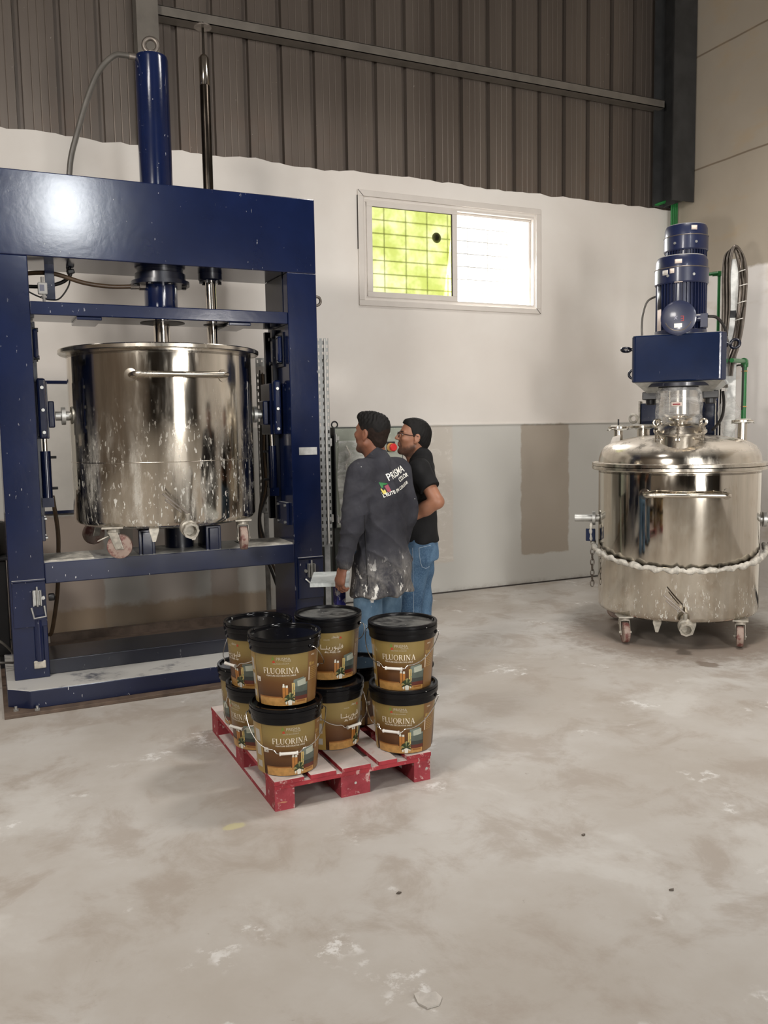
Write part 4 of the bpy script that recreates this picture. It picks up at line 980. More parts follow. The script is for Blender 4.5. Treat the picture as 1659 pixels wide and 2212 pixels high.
# green water pipes
t = thing('green_pipe', 'green plastic water pipe with elbow running down the right wall behind the mixer', 'pipe', (6.10, 5.62, 0))
off = t.location
p = [(5.50, 6.22, 2.20), (6.10, 5.62, 2.19)]
b = MB(); b.cyl((5.572, 5.216, 2.155), (6.115, 5.582, 2.185), .018, 14); b.cyl((6.131, 5.594, 2.17), (6.131, 5.594, 0.0), .021, 14); b.build('pipe', 'green_pipe', t, off)
b = MB(); b.lathe([(.03, -.03), (.032, .0), (.03, .03)], (6.131, 5.594, 2.165), 16); b.cyl((6.131, 5.594, 2.185), (6.086, 5.563, 2.184), .03, 16); b.build('elbow', 'green_pipe', t, off)
for z in (2.10, 1.79):
    b = MB(); b.torus((6.131, 5.594, z), .022, .005, (0, 0, 1), 16, 6); b.build('pipe_clip', 'yellow', t, off)
b = MB(); b.tube(arc_pts([(6.00, 5.575, 2.14), (6.05, 5.575, 2.15), (6.09, 5.575, 2.13), (6.095, 5.575, 1.95), (6.09, 5.575, 1.76)], 6), .007, 8); b.build('control_cable', 'rubber', t, off)
t.location = (6.086, 5.604, 0)
t = thing('green_pipe', 'thin green pipe rising beside the hose bundle with an elbow toward the motors', 'pipe', (5.92, 5.70, 0)); off = t.location
b = MB(); b.cyl((5.92, 5.70, 0), (5.92, 5.70, 2.94), .014, 12); b.cyl((5.92, 5.70, 2.955), (5.55, 6.05, 2.93), .014, 12); b.build('pipe', 'green_pipe', t, off)
b = MB(); b.lathe([(.02, -.02), (.022, .0), (.02, .02)], (5.92, 5.70, 2.95), 14); b.cyl((5.92, 5.70, 2.952), (5.88, 5.738, 2.95), .02, 14); b.build('elbow', 'green_pipe', t, off)
b = MB(); b.cyl((5.945, 5.68, 1.2), (5.945, 5.68, 2.94), .007, 8); b.build('control_cable', 'rubber', t, off)
t = thing('green_pipe', 'bundle of four green pipes bending over the wall top in the far right corner', 'pipe', (6.95, 7.36, 0)); off = t.location
for k in range(4):
    x = 6.90+k*.025
    b = MB(); b.tube(arc_pts([(6.70+k*.01, 7.40, 3.998), (6.80+k*.015, 7.36, 4.035), (x-.01, 7.34, 4.06-k*.012), (x, 7.335, 4.02), (x, 7.33, 3.85), (x, 7.33, 2.0), (x, 7.33, 0.0)], 6), .0105, 10); b.build('pipe', 'green_pipe', t, off)

# ------------------------------------------------------------------ control cabinet on legs, behind the men
t = thing('control_cabinet', 'pale green grey control cabinet on legs with a red emergency stop button', 'cabinet', (2.74, 6.30, 0)); off = t.location
b = MB(); b.box(2.465, 3.045, 6.19, 6.20, .885, 1.655); b.build('door', 'cabinet', t, off, smooth=False, bevel=.004)
b = MB(); b.box(2.455, 3.055, 6.20, 6.42, .875, 1.665); b.build('cabinet_body', 'dark_green', t, off, smooth=False, bevel=.004)
b = MB(); b.box(2.455, 2.465, 6.185, 6.20, .88, 1.66); b.build('door_edge', 'black', t, off, smooth=False)
for z in (1.58, .95):
    b = MB(); b.cyl((2.472, 6.185, z-.03), (2.472, 6.185, z+.03), .010, 10); b.obox((2.48, 6.184, z), (.035, .006, .03)); b.build('hinge', 'galv', t, off)
for x, m in ((2.50, 'dark_green'), (3.0, 'cabinet')):
    b = MB(); b.box(x-.035, x+.035, 6.24, 6.32, 0, .875); b.build('leg', m, t, off, smooth=False, bevel=.003)
for x in (2.50, 2.86):
    b = MB(); b.torus((x, 6.28, 1.685), .025, .006, (0, 1, 0), 16, 8); b.build('lifting_eye', 'black', t, off)
b = MB(); b.box(2.905, 2.975, 6.176, 6.19, 1.465, 1.545); p_ = b.build('button_plate', 'black', t, off, smooth=False, bevel=.003)
b = MB(); b.lathe([(.035, 0), (.035, .012), (.03, .02)], (2.936, 6.178, 1.500), 24, (0, -1, 0)); es = b.build('stop_collar', 'yellow', t, off)
b = MB(); b.lathe([(.016, .018), (.016, .035), (.030, .038), (.031, .055), (.024, .062)], (2.936, 6.178, 1.500), 24, (0, -1, 0)); b.build('stop_button', 'red', es, off)
vs = []; fs = []; n, m = 14, 22; rnd = random.Random(21)
for j in range(m+1):
    for k in range(n+1):
        u, v = k/n, j/m; vs.append((2.475+.30*u+.01*math.sin(v*9+u*5), 6.178-.02*abs(math.sin(u*7+v*4))-rnd.uniform(0, .008), .90+.66*v))
for j in range(m):
    for k in range(n): a = j*(n+1)+k; fs.append((a, a+1, a+n+2, a+n+1))
b = MB(); b.add(vs, fs); b.build('door_film', 'film', t, off, angle=180)
b = MB(); b.tube(arc_pts([(2.55, 6.172, 1.52), (2.575, 6.165, 1.44), (2.54, 6.165, 1.36), (2.58, 6.16, 1.30), (2.66, 6.165, 1.28)]), .007, 8); b.build('torn_film_edge', 'tape', t, off)
t = thing('cabinet', 'narrow dark grey green box on a post beside the control cabinet', 'cabinet', (2.412, 6.24, 0)); off = t.location
b = MB(); b.box(2.375, 2.440, 6.205, 6.40, .885, 1.605); b.build('box_body', 'dark_green', t, off, smooth=False, bevel=.004)
b = MB(); b.box(2.372, 2.442, 6.24, 6.31, 0, .885); b.build('post', 'dark_green', t, off, smooth=False, bevel=.003)
for z in (1.55, .96):
    b = MB(); b.box(2.420, 2.441, 6.19, 6.206, z-.03, z+.03); b.build('latch', 'galv', t, off, smooth=False, bevel=.003)

# work stand: paint-smeared tray on a splashed blue post
t = thing('tray_stand', 'paint-smeared metal tray on a splashed blue post beside the man in the coat', 'stand', (1.97, 4.86, 0)); off = t.location
c = Vector((1.955, 4.80, 0)); dx = Vector((.93, -.37, 0)).normalized(); dy = Vector((.40, .92, 0)).normalized()
def tq(u, v, z): return c+dx*u+dy*v+Vector((0, 0, z))
# tray: a skewed sheet with turned-down lip
A_, B_, C_, D_ = tq(-.20, -.20, .752), tq(.03, -.20, .752), tq(.03, .20, .752), tq(-.20, .20, .752)
b = MB(); vs = [A_, B_, C_, D_]; b.add(vs+[v-Vector((0, 0, .006)) for v in vs], [(0, 1, 2, 3), (7, 6, 5, 4), (0, 4, 5, 1), (1, 5, 6, 2), (2, 6, 7, 3), (3, 7, 4, 0)]); tr = b.build('tray_sheet', 'tray', t, off, smooth=False, bevel=.002)
b = MB(); vs = [A_, B_, B_+dy*.004, A_+dy*.004]; b.add(vs+[v-Vector((0, 0, .024)) for v in vs], [(0, 1, 2, 3), (7, 6, 5, 4), (0, 4, 5, 1), (1, 5, 6, 2), (2, 6, 7, 3), (3, 7, 4, 0)]); b.build('tray_lip', 'tray', tr, off, smooth=False, bevel=.001)
pc = tq(-.035, .05, 0); b = MB(); b.box(pc.x-.03, pc.x+.03, pc.y-.03, pc.y+.03, .01, .745); b.build('post', 'splash_blue', t, off, smooth=False, bevel=.003)
b = MB(); b.box(pc.x-.12, pc.x+.12, pc.y-.10, pc.y+.10, 0, .01); b.build('foot_plate', 'splash_blue', t, off, smooth=False, bevel=.002)

# blue-edged white panel on the wall at the left, and the dark power unit
t = thing('wall_panel', 'blue-edged white panel on the back wall behind the open steel tank', 'panel', (.60, 7.41, 1.02)); off = t.location
b = MB(); b.box(.16, .92, 7.395, 7.41, 1.03, 2.05); b.build('panel_sheet', 'white_plastic', t, off, smooth=False)
b = MB(); b.box(.14, .94, 7.39, 7.41, 2.05, 2.075); b.box(.14, .94, 7.39, 7.41, 1.005, 1.03); b.box(.14, .16, 7.39, 7.41, 1.03, 2.05); b.box(.92, .94, 7.39, 7.41, 1.03, 2.05); b.build('panel_edge', 'navy', t, off, smooth=False)
for x in (.22, .86):
    for z in (1.30, 1.62):
        b = MB(); b.cyl((x, 7.395, z), (x, 7.375, z), .012, 10); b.build('panel_knob', 'black', t, off)
t = thing('hydraulic_power_unit', 'black hydraulic power unit mostly hidden behind the press left upright', 'machine', (-.14, 6.73, 0)); off = t.location
b = MB(); b.box(-.42, .095, 6.49, 6.97, .10, .78); b.build('oil_tank', 'black', t, off, smooth=False, bevel=.01)
b = MB(); b.box(-.44, .115, 6.46, 7.0, .78, .80); b.build('top_plate', 'black', t, off, smooth=False, bevel=.003)
b = MB(); b.lathe([(.12, .80), (.13, .82), (.13, 1.0), (.12, 1.03)], (-.02, 6.70, 0), 28); b.lathe([(.09, 1.03), (.085, 1.09), (.05, 1.10)], (-.02, 6.70, 0), 24); b.build('pump_motor', 'rubber', t, off)
b = MB(); b.box(-.15, .06, 6.53, 6.60, .80, .92); b.cyl((.03, 6.53, .88), (.03, 6.49, .88), .016, 10); b.cyl((-.04, 6.53, .88), (-.04, 6.49, .88), .016, 10); b.build('valve_block', 'black', t, off, smooth=False, bevel=.004)
for x, y in ((-.38, 6.53), (.05, 6.53), (-.38, 6.93), (.05, 6.93)):
    b = MB(); b.box(x-.03, x+.03, y-.03, y+.03, 0, .10); b.build('foot', 'black', t, off, smooth=False)
def cable(name, label, pts, r, mat, group=None):
    b = MB(); b.tube(arc_pts(pts, 8), r, 8); return tag(b.build(name, mat), label, 'cable', group)
cable('floor_cable', 'uppermost pale cable curving down behind the press left upright', [(-.30, 6.28, .30), (-.12, 6.10, .36), (.02, 5.95, .33), (.12, 6.0, .20), (.22, 6.20, .02)], .008, 'hose_grey')
cable('floor_cable', 'middle pale cable curving behind the press left upright near the floor', [(-.40, 6.20, .16), (-.15, 6.0, .20), (.02, 5.90, .20), (.15, 6.0, .15), (.25, 6.25, .01)], .008, 'hose_grey')
cable('floor_cable', 'lowest brown cable lying beside the press base left end', [(-.50, 5.95, .012), (-.25, 5.80, .012), (-.08, 5.72, .012), (-.02, 5.85, .012), (-.05, 6.1, .012)], .009, 'rust_cable')
cable('floor_cable', 'brown cable on the floor behind the paint buckets', [(2.06, 5.35, .012), (2.14, 5.22, .012), (2.24, 5.18, .012), (2.34, 5.10, .012), (2.38, 4.98, .012), (2.45, 4.95, .012)], .011, 'rust_cable')
# hose from press down to the floor at the left of the tank
cable('hanging_hose', 'brown hose hanging beside the open tank at the press left side', [(.395, 6.10, 1.24), (.42, 6.14, 1.0), (.415, 6.16, .80), (.40, 6.22, .55), (.36, 6.28, .30), (.34, 6.30, .256)], .014, 'hose_brown')

# things at the right edge of the picture
t = thing('cabinet', 'white cabinet with blue top edge at the far right, behind the lidded tank', 'cabinet', (6.35, 4.95, 0), R(-46))
b = MB(); b.box(-.25, .25, 0, .4, .08, 1.26); b.build('cabinet_body', 'white_plastic', t, smooth=False, bevel=.004)
b = MB(); b.box(-.255, .255, -.005, .405, 1.26, 1.285); b.build('top_edge', 'navy', t, smooth=False, bevel=.003)
b = MB(); b.box(-.24, .24, .01, .39, 0, .08); b.build('plinth', 'black', t, smooth=False)

# small litter on the floor
def flake(name, label, c, pts, mat, z=.004):
    rnd = random.Random(int(c[0]*1000)); n = len(pts); vs = [(c[0]+x, c[1]+y, z+rnd.uniform(0, .006)) for x, y in pts]+[(c[0]+x, c[1]+y, z-.003) for x, y in pts]
    b = MB(); b.add(vs, [list(range(n)), [2*n-1-i for i in range(n)]]+[(i, n+i, n+(i+1) % n, (i+1) % n) for i in range(n)]); return tag(b.build(name, mat, smooth=False), label, 'litter')
flake('paper_scrap', 'torn grey paper scrap on the floor near the bottom of the picture', (1.077, 2.07), [(-.030, .034), (-.006, .040), (.006, .022), (.032, .014), (.038, -.012), (.016, -.036), (-.022, -.034), (-.036, -.004)], 'paper')
flake('debris_chip', 'small dark chip on the open floor, right of the pallet', (2.106, 2.677), [(-.007, .003), (.003, .004), (.007, -.004), (-.003, -.005)], 'iron')
flake('debris_chip', 'dark curled chip on the floor, nearest the right picture edge', (2.123, 2.205), [(-.009, .002), (.0, .004), (.009, -.003), (.003, -.006)], 'iron')
flake('debris_chip', 'tiny dark chip on the floor in front of the pallet', (1.25, 2.62), [(-.010, .002), (.0, .004), (.010, .0), (.0, -.004)], 'iron')

# ------------------------------------------------------------------ red pallet
def pallet():
    c = (1.439, 4.015, 0); t = thing('wooden_pallet', 'red painted wooden pallet with dusty boards under the paint buckets', 'pallet', c)
    X = [(1.055, 1.193), (1.222, 1.345), (1.372, 1.513), (1.552, 1.646), (1.697, 1.823)]
    for xa, xb in X:
        b = MB(); b.box(xa, xb, 3.445, 4.585, .116, .137); b.build('top_board', 'pallet', t, c, smooth=False, bevel=.003)
    for ya, yb in ((3.450, 3.585), (3.945, 4.085), (4.445, 4.580)):
        b = MB(); b.box(1.057, 1.821, ya, yb, .096, .116); b.build('cross_board', 'pallet', t, c, smooth=False, bevel=.002)
    for xa, xb in ((1.058, 1.148), (1.368, 1.510), (1.735, 1.820)):
        for ya, yb in ((3.452, 3.585), (3.945, 4.085), (4.445, 4.578)):
            b = MB(); b.box(xa, xb, ya, yb, .020, .096); b.build('block', 'pallet_worn', t, c, smooth=False)
        b = MB(); b.box(xa, xb, 3.452, 4.578, .0, .020); b.build('bottom_board', 'pallet_worn', t, c, smooth=False)
    for x in (1.438, 1.80):
        b = MB(); b.lathe([(.006, 0), (.006, .002)], (x, 3.452, .058), 12, (0, -1, 0)); b.build('nail_head', 'galv', t, c)
pallet()

# ------------------------------------------------------------------ paint buckets
BH, RB, RT = .268, .134, .152            # body height, radii
def br(v): return RB+(RT-RB)*v/.25
class Art:
    def __init__(s): s.mb = MB(); s.names = ['label']; s.cur = 'label'; s.a0 = 0.0
    def use(s, name):
        if name not in s.names: s.names.append(name)
        s.mb.k = s.names.index(name); return s
    def P(s, u, v, layer):
        a = s.a0+u/.1455; r = br(v)+.0005+.00028*layer
        return (math.sin(a)*r, -math.cos(a)*r, v)
    def quad(s, pts, layer, n=None):
        # pts: four corners (u, v) bl br tr tl, subdivided along u
        (x0, y0), (x1, y1), (x2, y2), (x3, y3) = pts; w = max(abs(x1-x0), abs(x2-x3)); n = n or max(1, int(math.ceil(w/.008)))
        vs = []
        for i in range(n+1):
            t = i/n; vs.append(s.P(x0+(x1-x0)*t, y0+(y1-y0)*t, layer)); vs.append(s.P(x3+(x2-x3)*t, y3+(y2-y3)*t, layer))
        s.mb.add(vs, [(2*i, 2*i+2, 2*i+3, 2*i+1) for i in range(n)])
    def rect(s, name, x0, x1, y0, y1, layer): s.use(name); s.quad([(x0, y0), (x1, y0), (x1, y1), (x0, y1)], layer)
    def stroke(s, name, pts, w, layer, off=(0, 0), sc=1.0):
        s.use(name); P = [(off[0]+x*sc, off[1]+y*sc) for x, y in pts]; n = len(P)
        ws = [x*sc for x in w] if isinstance(w, (list, tuple)) else [w*sc]*n; L = []; Rr = []
        for i in range(n):
            a = P[max(0, i-1)]; b = P[min(n-1, i+1)]; dx, dy = b[0]-a[0], b[1]-a[1]; d = math.hypot(dx, dy) or 1
            nx, ny = -dy/d*ws[i]/2, dx/d*ws[i]/2; L.append((P[i][0]+nx, P[i][1]+ny)); Rr.append((P[i][0]-nx, P[i][1]-ny))
        for i in range(n-1): s.quad([Rr[i], Rr[i+1], L[i+1], L[i]], layer)
    def ring(s, name, cx, cy, rx, ry, wv, wh, layer, off, sc, a0=0, a1=2*PI, n=20):
        s.use(name)
        for i in range(n):
            q = []
            for k in (i, i+1):
                a = a0+(a1-a0)*k/n; c, si = math.cos(a), math.sin(a); w = wv*c*c+wh*si*si
                q.append(((off[0]+(cx+(rx-w)*c)*sc, off[1]+(cy+(ry-w)*si)*sc), (off[0]+(cx+rx*c)*sc, off[1]+(cy+ry*si)*sc)))
            s.quad([q[0][0], q[0][1], q[1][1], q[1][0]], layer)
    def disc(s, name, cx, cy, rx, ry, layer, n=12):
        s.use(name); vs = [s.P(cx+rx*math.cos(2*PI*k/n), cy+ry*math.sin(2*PI*k/n), layer) for k in range(n)]; s.mb.add(vs, [list(range(n))])
    def text(s, name, txt, cx, y, size, layer, wide=1.0):
        cu = bpy.data.curves.new('t', 'FONT'); cu.body = txt; cu.size = size; cu.align_x = 'CENTER'; cu.resolution_u = 3
        o = bpy.data.objects.new('t', cu); COL.objects.link(o); dg = bpy.context.evaluated_depsgraph_get(); me = bpy.data.meshes.new_from_object(o.evaluated_get(dg)); bpy.data.objects.remove(o)
        s.use(name); s.mb.add([s.P(cx+v.co.x*wide, y+v.co.y, layer) for v in me.vertices], [list(p.vertices) for p in me.polygons])
SERIF = {
 'F': (.62, [([(.14, 0), (.14, 1)], .13), ([(.04, .03), (.26, .03)], .06), ([(.04, .97), (.60, .97)], .06), ([(.57, 1), (.57, .76)], .045), ([(.14, .53), (.46, .53)], .055), ([(.46, .64), (.46, .42)], .04)]),
 'L': (.62, [([(.14, 0), (.14, 1)], .13), ([(.04, .97), (.26, .97)], .06), ([(.04, .03), (.60, .03)], .06), ([(.58, 0), (.58, .26)], .045)]),
 'U': (.86, [([(.16, 1), (.16, .32), (.20, .16), (.30, .05), (.43, .02), (.56, .05), (.66, .16), (.70, .32), (.70, 1)], [.13, .13, .12, .10, .07, .06, .055, .055, .055]), ([(.04, .97), (.28, .97)], .06), ([(.60, .97), (.82, .97)], .06)]),
 'R': (.78, [([(.14, 0), (.14, 1)], .13), ([(.04, .03), (.26, .03)], .06), ([(.04, .97), (.34, .97), (.48, .92), (.54, .76), (.48, .60), (.34, .53), (.18, .53)], [.06, .06, .09, .13, .09, .055, .055]), ([(.34, .53), (.62, .06), (.76, .02)], [.10, .12, .07])]),
 'I': (.34, [([(.17, 0), (.17, 1)], .13), ([(.06, .03), (.28, .03)], .06), ([(.06, .97), (.28, .97)], .06)]),
 'N': (.92, [([(.16, 0), (.16, 1)], .055), ([(.05, .03), (.28, .03)], .06), ([(.04, .97), (.18, .97)], .06), ([(.15, 1), (.74, 0)], .14), ([(.75, 0), (.75, 1)], .055), ([(.64, .97), (.88, .97)], .06)]),
 'A': (.86, [([(.14, 0), (.42, 1.02)], .055), ([(.42, 1.02), (.72, 0)], .14), ([(.24, .34), (.60, .34)], .05), ([(.03, .03), (.25, .03)], .06), ([(.58, .03), (.84, .03)], .06)])}
def serif_word(art, word, cx, y, h, layer, name, track=.06):
    adv = [(.92 if ch == 'O' else SERIF[ch][0])+track for ch in word]; x = cx-sum(adv)*h/2
    for ch, a in zip(word, adv):
        if ch == 'O': art.ring(name, .45, .5, .42, .52, .13, .05, layer, (x, y), h)
        else:
            for pts, w in SERIF[ch][1]: art.stroke(name, pts, w, layer, (x, y), h)
        x += a*h
def arabic_title(art, cx, y, sc, layer, name):
    o = (cx-2.9*sc, y); w = .13
    def st(pts, ww=w): art.stroke(name, pts, ww, layer, o, sc)
    def dot(x, yy): art.rect(name, o[0]+(x-.075)*sc, o[0]+(x+.075)*sc, o[1]+(yy-.075)*sc, o[1]+(yy+.075)*sc, layer)
    art.ring(name, 5.35, .40, .24, .24, .12, .12, layer, o, sc); st([(5.52, .25), (5.45, .05), (5.2, .0), (3.6, .0)]); dot(5.35, .86)
    st([(4.80, 0), (4.80, 1.12)]); st([(4.35, 0), (4.35, .42)]); dot(4.24, -.28); dot(4.46, -.28)
    art.ring(name, 3.62, .24, .24, .24, .12, .12, layer, o, sc); st([(3.80, .12), (3.78, -.15), (3.62, -.36), (3.30, -.45)])
    st([(3.05, .40), (3.05, .05), (2.92, -.25), (2.60, -.40)])
    st([(2.35, .42), (2.30, .05), (2.15, 0), (.25, 0)]); dot(2.16, -.28); dot(2.38, -.28)
    st([(1.62, 0), (1.62, .42)]); dot(1.62, .70); st([(.30, 0), (.30, 1.08)])
def arabic_small(art, cx, y, sc, layer, name, words=((0, 1, 2), (1, 3, 1, 2, 4), (1, 2, 4))):
    # small running line: three joined words with teeth and dots
    x = cx+2.6*sc
    for wd in words:
        n = len(wd)+1; w = .36*n
        art.stroke(name, [(x, y), (x-w*sc, y)], .11*sc, layer)
        for k, c in enumerate(wd):
            xx = x-(.2+.36*k)*sc
            if c in (0, 3): art.ring(name, 0, .22, .2, .2, .1, .1, layer, (xx, y), sc, n=10)
            elif c == 4: art.ring(name, 0, .25, .17, .2, .1, .1, layer, (xx-.1*sc, y), sc, n=10); art.rect(name, xx-.2*sc, xx, y+.55*sc, y+.66*sc, layer)
            else:
                art.stroke(name, [(xx, y), (xx, y+(.38 if c == 1 else .6)*sc)], .11*sc, layer)
                if c == 1: art.rect(name, xx-.06*sc, xx+.06*sc, y-.35*sc, y-.22*sc, layer)
        x -= (w+.28)*sc
def room_picture(art):
    # floor, rug, sofa, side table, plant
    art.rect('l_wood', -.118, .085, .004, .040, 1); art.rect('l_woodline', -.118, .0, .040, .046, 1); art.rect('l_wood', .0, .125, .004, .030, 1)
    art.rect('l_rug', .06, .126, .026, .048, 2)
    art.rect('l_woodline', .07, .115, .016, .024, 2)
    art.use('l_back'); art.quad([(.052, .088), (.108, .096), (.106, .128), (.056, .120)], 2)
    art.rect('l_sofa', .055, .126, .050, .094, 3); art.rect('l_sofa2', .058, .126, .044, .062, 4)
    art.use('l_back'); art.quad([(.060, .088), (.126, .094), (.126, .102), (.060, .095)], 4)
    art.use('l_cushion'); art.quad([(.074, .088), (.116, .093), (.114, .122), (.072, .113)], 5)
    for x in (.050, .058): art.rect('l_leg', x-.0028, x+.0028, .050, .104, 5)
    art.rect('l_leg', .047, .061, .102, .106, 5); art.stroke('l_leg', [(.056, .05), (.059, .022)], .003, 4)
    art.rect('l_table', .004, .016, .030, .088, 3); art.rect('l_table', .018, .030, .040, .086, 3); art.rect('l_woodline', .004, .0055, .030, .088, 4)
    art.rect('l_pot', .005, .015, .088, .096, 4); art.disc('l_pot', .010, .100, .004, .005, 4); art.rect('l_pot', .019, .029, .086, .097, 4)
    art.use('l_pot'); art.quad([(.030, .006), (.046, .006), (.050, .030), (.027, .030)], 6)
    for k, (a, l) in enumerate(((100, .034), (70, .032), (130, .032), (45, .030), (150, .030), (20, .028), (165, .030), (-15, .026), (195, .026), (85, .040), (115, .03), (60, .036))):
        a = R(a); c, s = math.cos(a), math.sin(a); art.stroke('l_leaf' if k % 3 else 'l_leaf2', [(.038+.004*c, .032), (.038+c*l*.6, .034+s*l*.75), (.038+c*l, .032+s*l*.85-.004)], [.004, .009, .002], 7+(k % 3))
    art.disc('l_leaf2', .055, .070, .006, .004, 9)
    art.disc('l_pot', .021, .020, .004, .010, 6); art.disc('l_pot', .056, .022, .003, .008, 6)
def bucket_mesh():
    art = Art(); mb = art.mb; mb.k = 0
    mb.lathe([(.02, .004), (.12, .002), (.131, .004), (.134, .010), (br(.06), .06), (br(.12), .12), (br(.18), .18), (br(.25), .25)], (0, 0, 0), 72, cap=(True, False))
    for side in (0, 1):
        art.a0 = 0 if side == 0 else PI
        room_picture(art)
        # right-hand text panel
        art.rect('l_panel', .128, .205, .004, .238, 1)
        art.rect('l_text', .134, .1375, .105, .165, 2)
        for k in range(7): art.rect('l_gold', .143, .143+.04+.012*((k*5) % 3)/2, .108+k*.0085, .1105+k*.0085, 2)
        art.rect('l_gold', .136, .150, .170, .186, 2); art.rect('l_gold', .154, .17, .172, .182, 2)
        art.text('l_text', 'SABLE', .158, .215, .009, 2)
        # left sticker strips
        art.rect('l_gold', -.215, -.135, .004, .238, 1)
        for z0, z1 in ((.150, .205), (.085, .135), (.03, .06)): art.rect('l_grey', -.185, -.150, z0, z1, 2)
        if side == 0:
            art.rect('l_sticker', -.128, -.104, .108, .130, 2); art.rect('l_dark', -.120, -.116, .110, .118, 3); art.rect('l_dark', -.113, -.110, .110, .118, 3)
            serif_word(art, 'FLUORINA', 0, .150, .0255, 3, 'l_text')
            art.text('l_text', 'PEINTURE DÉCORATIVE SABLÉ', .0, .138, .0098, 3)
            art.text('l_pale', 'PRISMA', .012, .211, .0185, 3, 1.02); art.text('l_pale', 'COLOR', .028, .2035, .0092, 3, 1.1); art.text('l_pale', "L'ÉLITE EN COULEUR", .002, .193, .0075, 3)
            art.use('l_red'); art.quad([(-.036, .200), (-.022, .200), (-.027, .210), (-.031, .210)], 3)
            art.use('l_green'); art.quad([(-.040, .212), (-.026, .212), (-.031, .228), (-.034, .228)], 3)
        else:
            arabic_title(art, -.005, .158, .0205, 3, 'l_text'); arabic_small(art, .0, .140, .014, 3, 'l_text')
            arabic_small(art, -.015, .212, .017, 3, 'l_pale', ((1, 2, 1, 3, 2),)); art.text('l_pale', 'COLOR', -.03, .200, .0085, 3)
            art.use('l_red'); art.quad([(.030, .206), (.044, .206), (.039, .216), (.035, .216)], 3)
    return art
def bucket_proto():
    t = thing('paint_bucket', None, 'paint bucket', (0, 0, 0))
    art = bucket_mesh(); art.mb.build('bucket_body', art.names, t, angle=30)
    b = MB(); b.lathe([(.150, .236), (.158, .238), (.160, .242), (.160, .268), (.164, .270), (.1655, .274), (.1655, .292), (.162, .294), (.162, .2975), (.1655, .2995), (.1655, .306), (.1635, .309), (.152, .309), (.150, .306), (.149, .297), (.02, .296)], (0, 0, 0), 80, cap=(False, True))
    lid = b.build('bucket_lid', 'lid', t, angle=28)
    b = MB(); a1 = R(80); pts = []
    for s in (-1, 1): 
        pass
    zatt, zg, Rr = .262, .118, .170
    def wp(a, drop, rr=Rr): return Vector((math.sin(a)*rr, -math.cos(a)*rr, zatt-drop))
    # wire: from the left ear round the front to the right ear, hanging down
    seq = [wp(-R(91), 0, .158), wp(-R(91), .001, .172)]
    for k in range(13):
        a = 88-k*(88-24)/12; seq.append(wp(-R(a), .128*math.sin(R((91-a)*90/67))**1.15, .179-.009*k/12))
    seq += [wp(-R(21), .133, .170), wp(-R(18.5), .141, .170), wp(-R(14), .1445, .170)]
    seq += [Vector((-p.x, p.y, p.z)) for p in seq[::-1]]
    b.tube(arc_pts(seq, 4), .0022, 8); bail = b.build('bail_handle', 'wire', t)
    b = MB(); g0 = wp(-R(14), .145, .167); g1 = Vector((-g0.x, g0.y, g0.z)); mid = Vector((0, -.171, g0.z))
    b.lathe([(.0085, 0), (.0085, .006), (.0065, .008), (.0065, .073), (.0085, .075), (.0085, .081)], Vector((-.0405, -.1675, g0.z)), 14, (1, 0, 0)); b.build('grip', 'white_plastic', bail)
    b = MB()
    for s in (-1, 1): b.lathe([(.012, 0), (.012, .006), (.006, .010)], (s*.158, 0, .262), 14, (s, 0, 0))
    b.build('ear_lug', 'lid', bail)
    return t
proto = bucket_proto()
zt0 = .137; dz = .298
BUCKETS = [  # x, y, level z, az of the camera side, label turn, bail turn, dusty, label
 (1.755, 3.594, 0, 26.0, -11, -21, 1, 'lower bucket of the right stack, reading FLUORINA, at the pallet front right corner'),
 (1.758, 3.600, 1, 26.0, -8, -15, 1, 'dusty-topped upper bucket of the right-hand stack, nearest the man in black'),
 (1.170, 3.604, 0, 18.0, 6, 2, 0, 'nearest lower paint bucket at the pallet front left corner, wire handle hanging down its front'),
 (1.176, 3.618, 1.04, 18.0, -8, 135, 0, 'shiny-lidded upper paint bucket at the front left, large FLUORINA, no handle across it'),
 (1.458, 3.795, 0, 21.0, 222, 40, 0, 'lower middle paint bucket with white Arabic title between the two front stacks'),
 (1.490, 3.885, 1.045, 21.0, 188, 160, 1, 'dusty-topped upper middle paint bucket with white Arabic title in front of the coat'),
 (1.154, 3.950, 0, 16.3, -59, -44, 0, 'lower left paint bucket with letters NA showing behind the nearest stack'),
 (1.155, 3.956, 1, 16.3, 124, -54, 0, 'upper left paint bucket with part of an Arabic title beside the press base'),
 (1.197, 4.290, 0, 15.6, -100, 60, 0, 'single low paint bucket at the pallet back left corner, turned sideways'),
 (1.700, 4.045, 0, 22.8, 70, 180, 0, 'shadowed low paint bucket between the middle and right stacks, mostly hidden'),
]
for i, (x, y, lv, az, lt, bt, dusty, lb) in enumerate(BUCKETS):
    o = proto if i == 0 else copy_tree(proto)
    o['label'] = lb; o['category'] = 'paint bucket'; o['group'] = 'paint buckets on the red pallet'
    o.location = (x, y, zt0+dz*lv); rz = -az+lt; o.rotation_euler = (0, 0, R(rz))
    for c in o.children:
        if c.name.startswith('bail_handle'): c.rotation_euler = (0, 0, R(-az+bt-rz))
        if c.name.startswith('bucket_lid'):
            c.material_slots[0].link = 'OBJECT'; c.material_slots[0].material = M['lid_dusty' if dusty else 'lid']
    # (shared meshes; only the lid's dust differs)

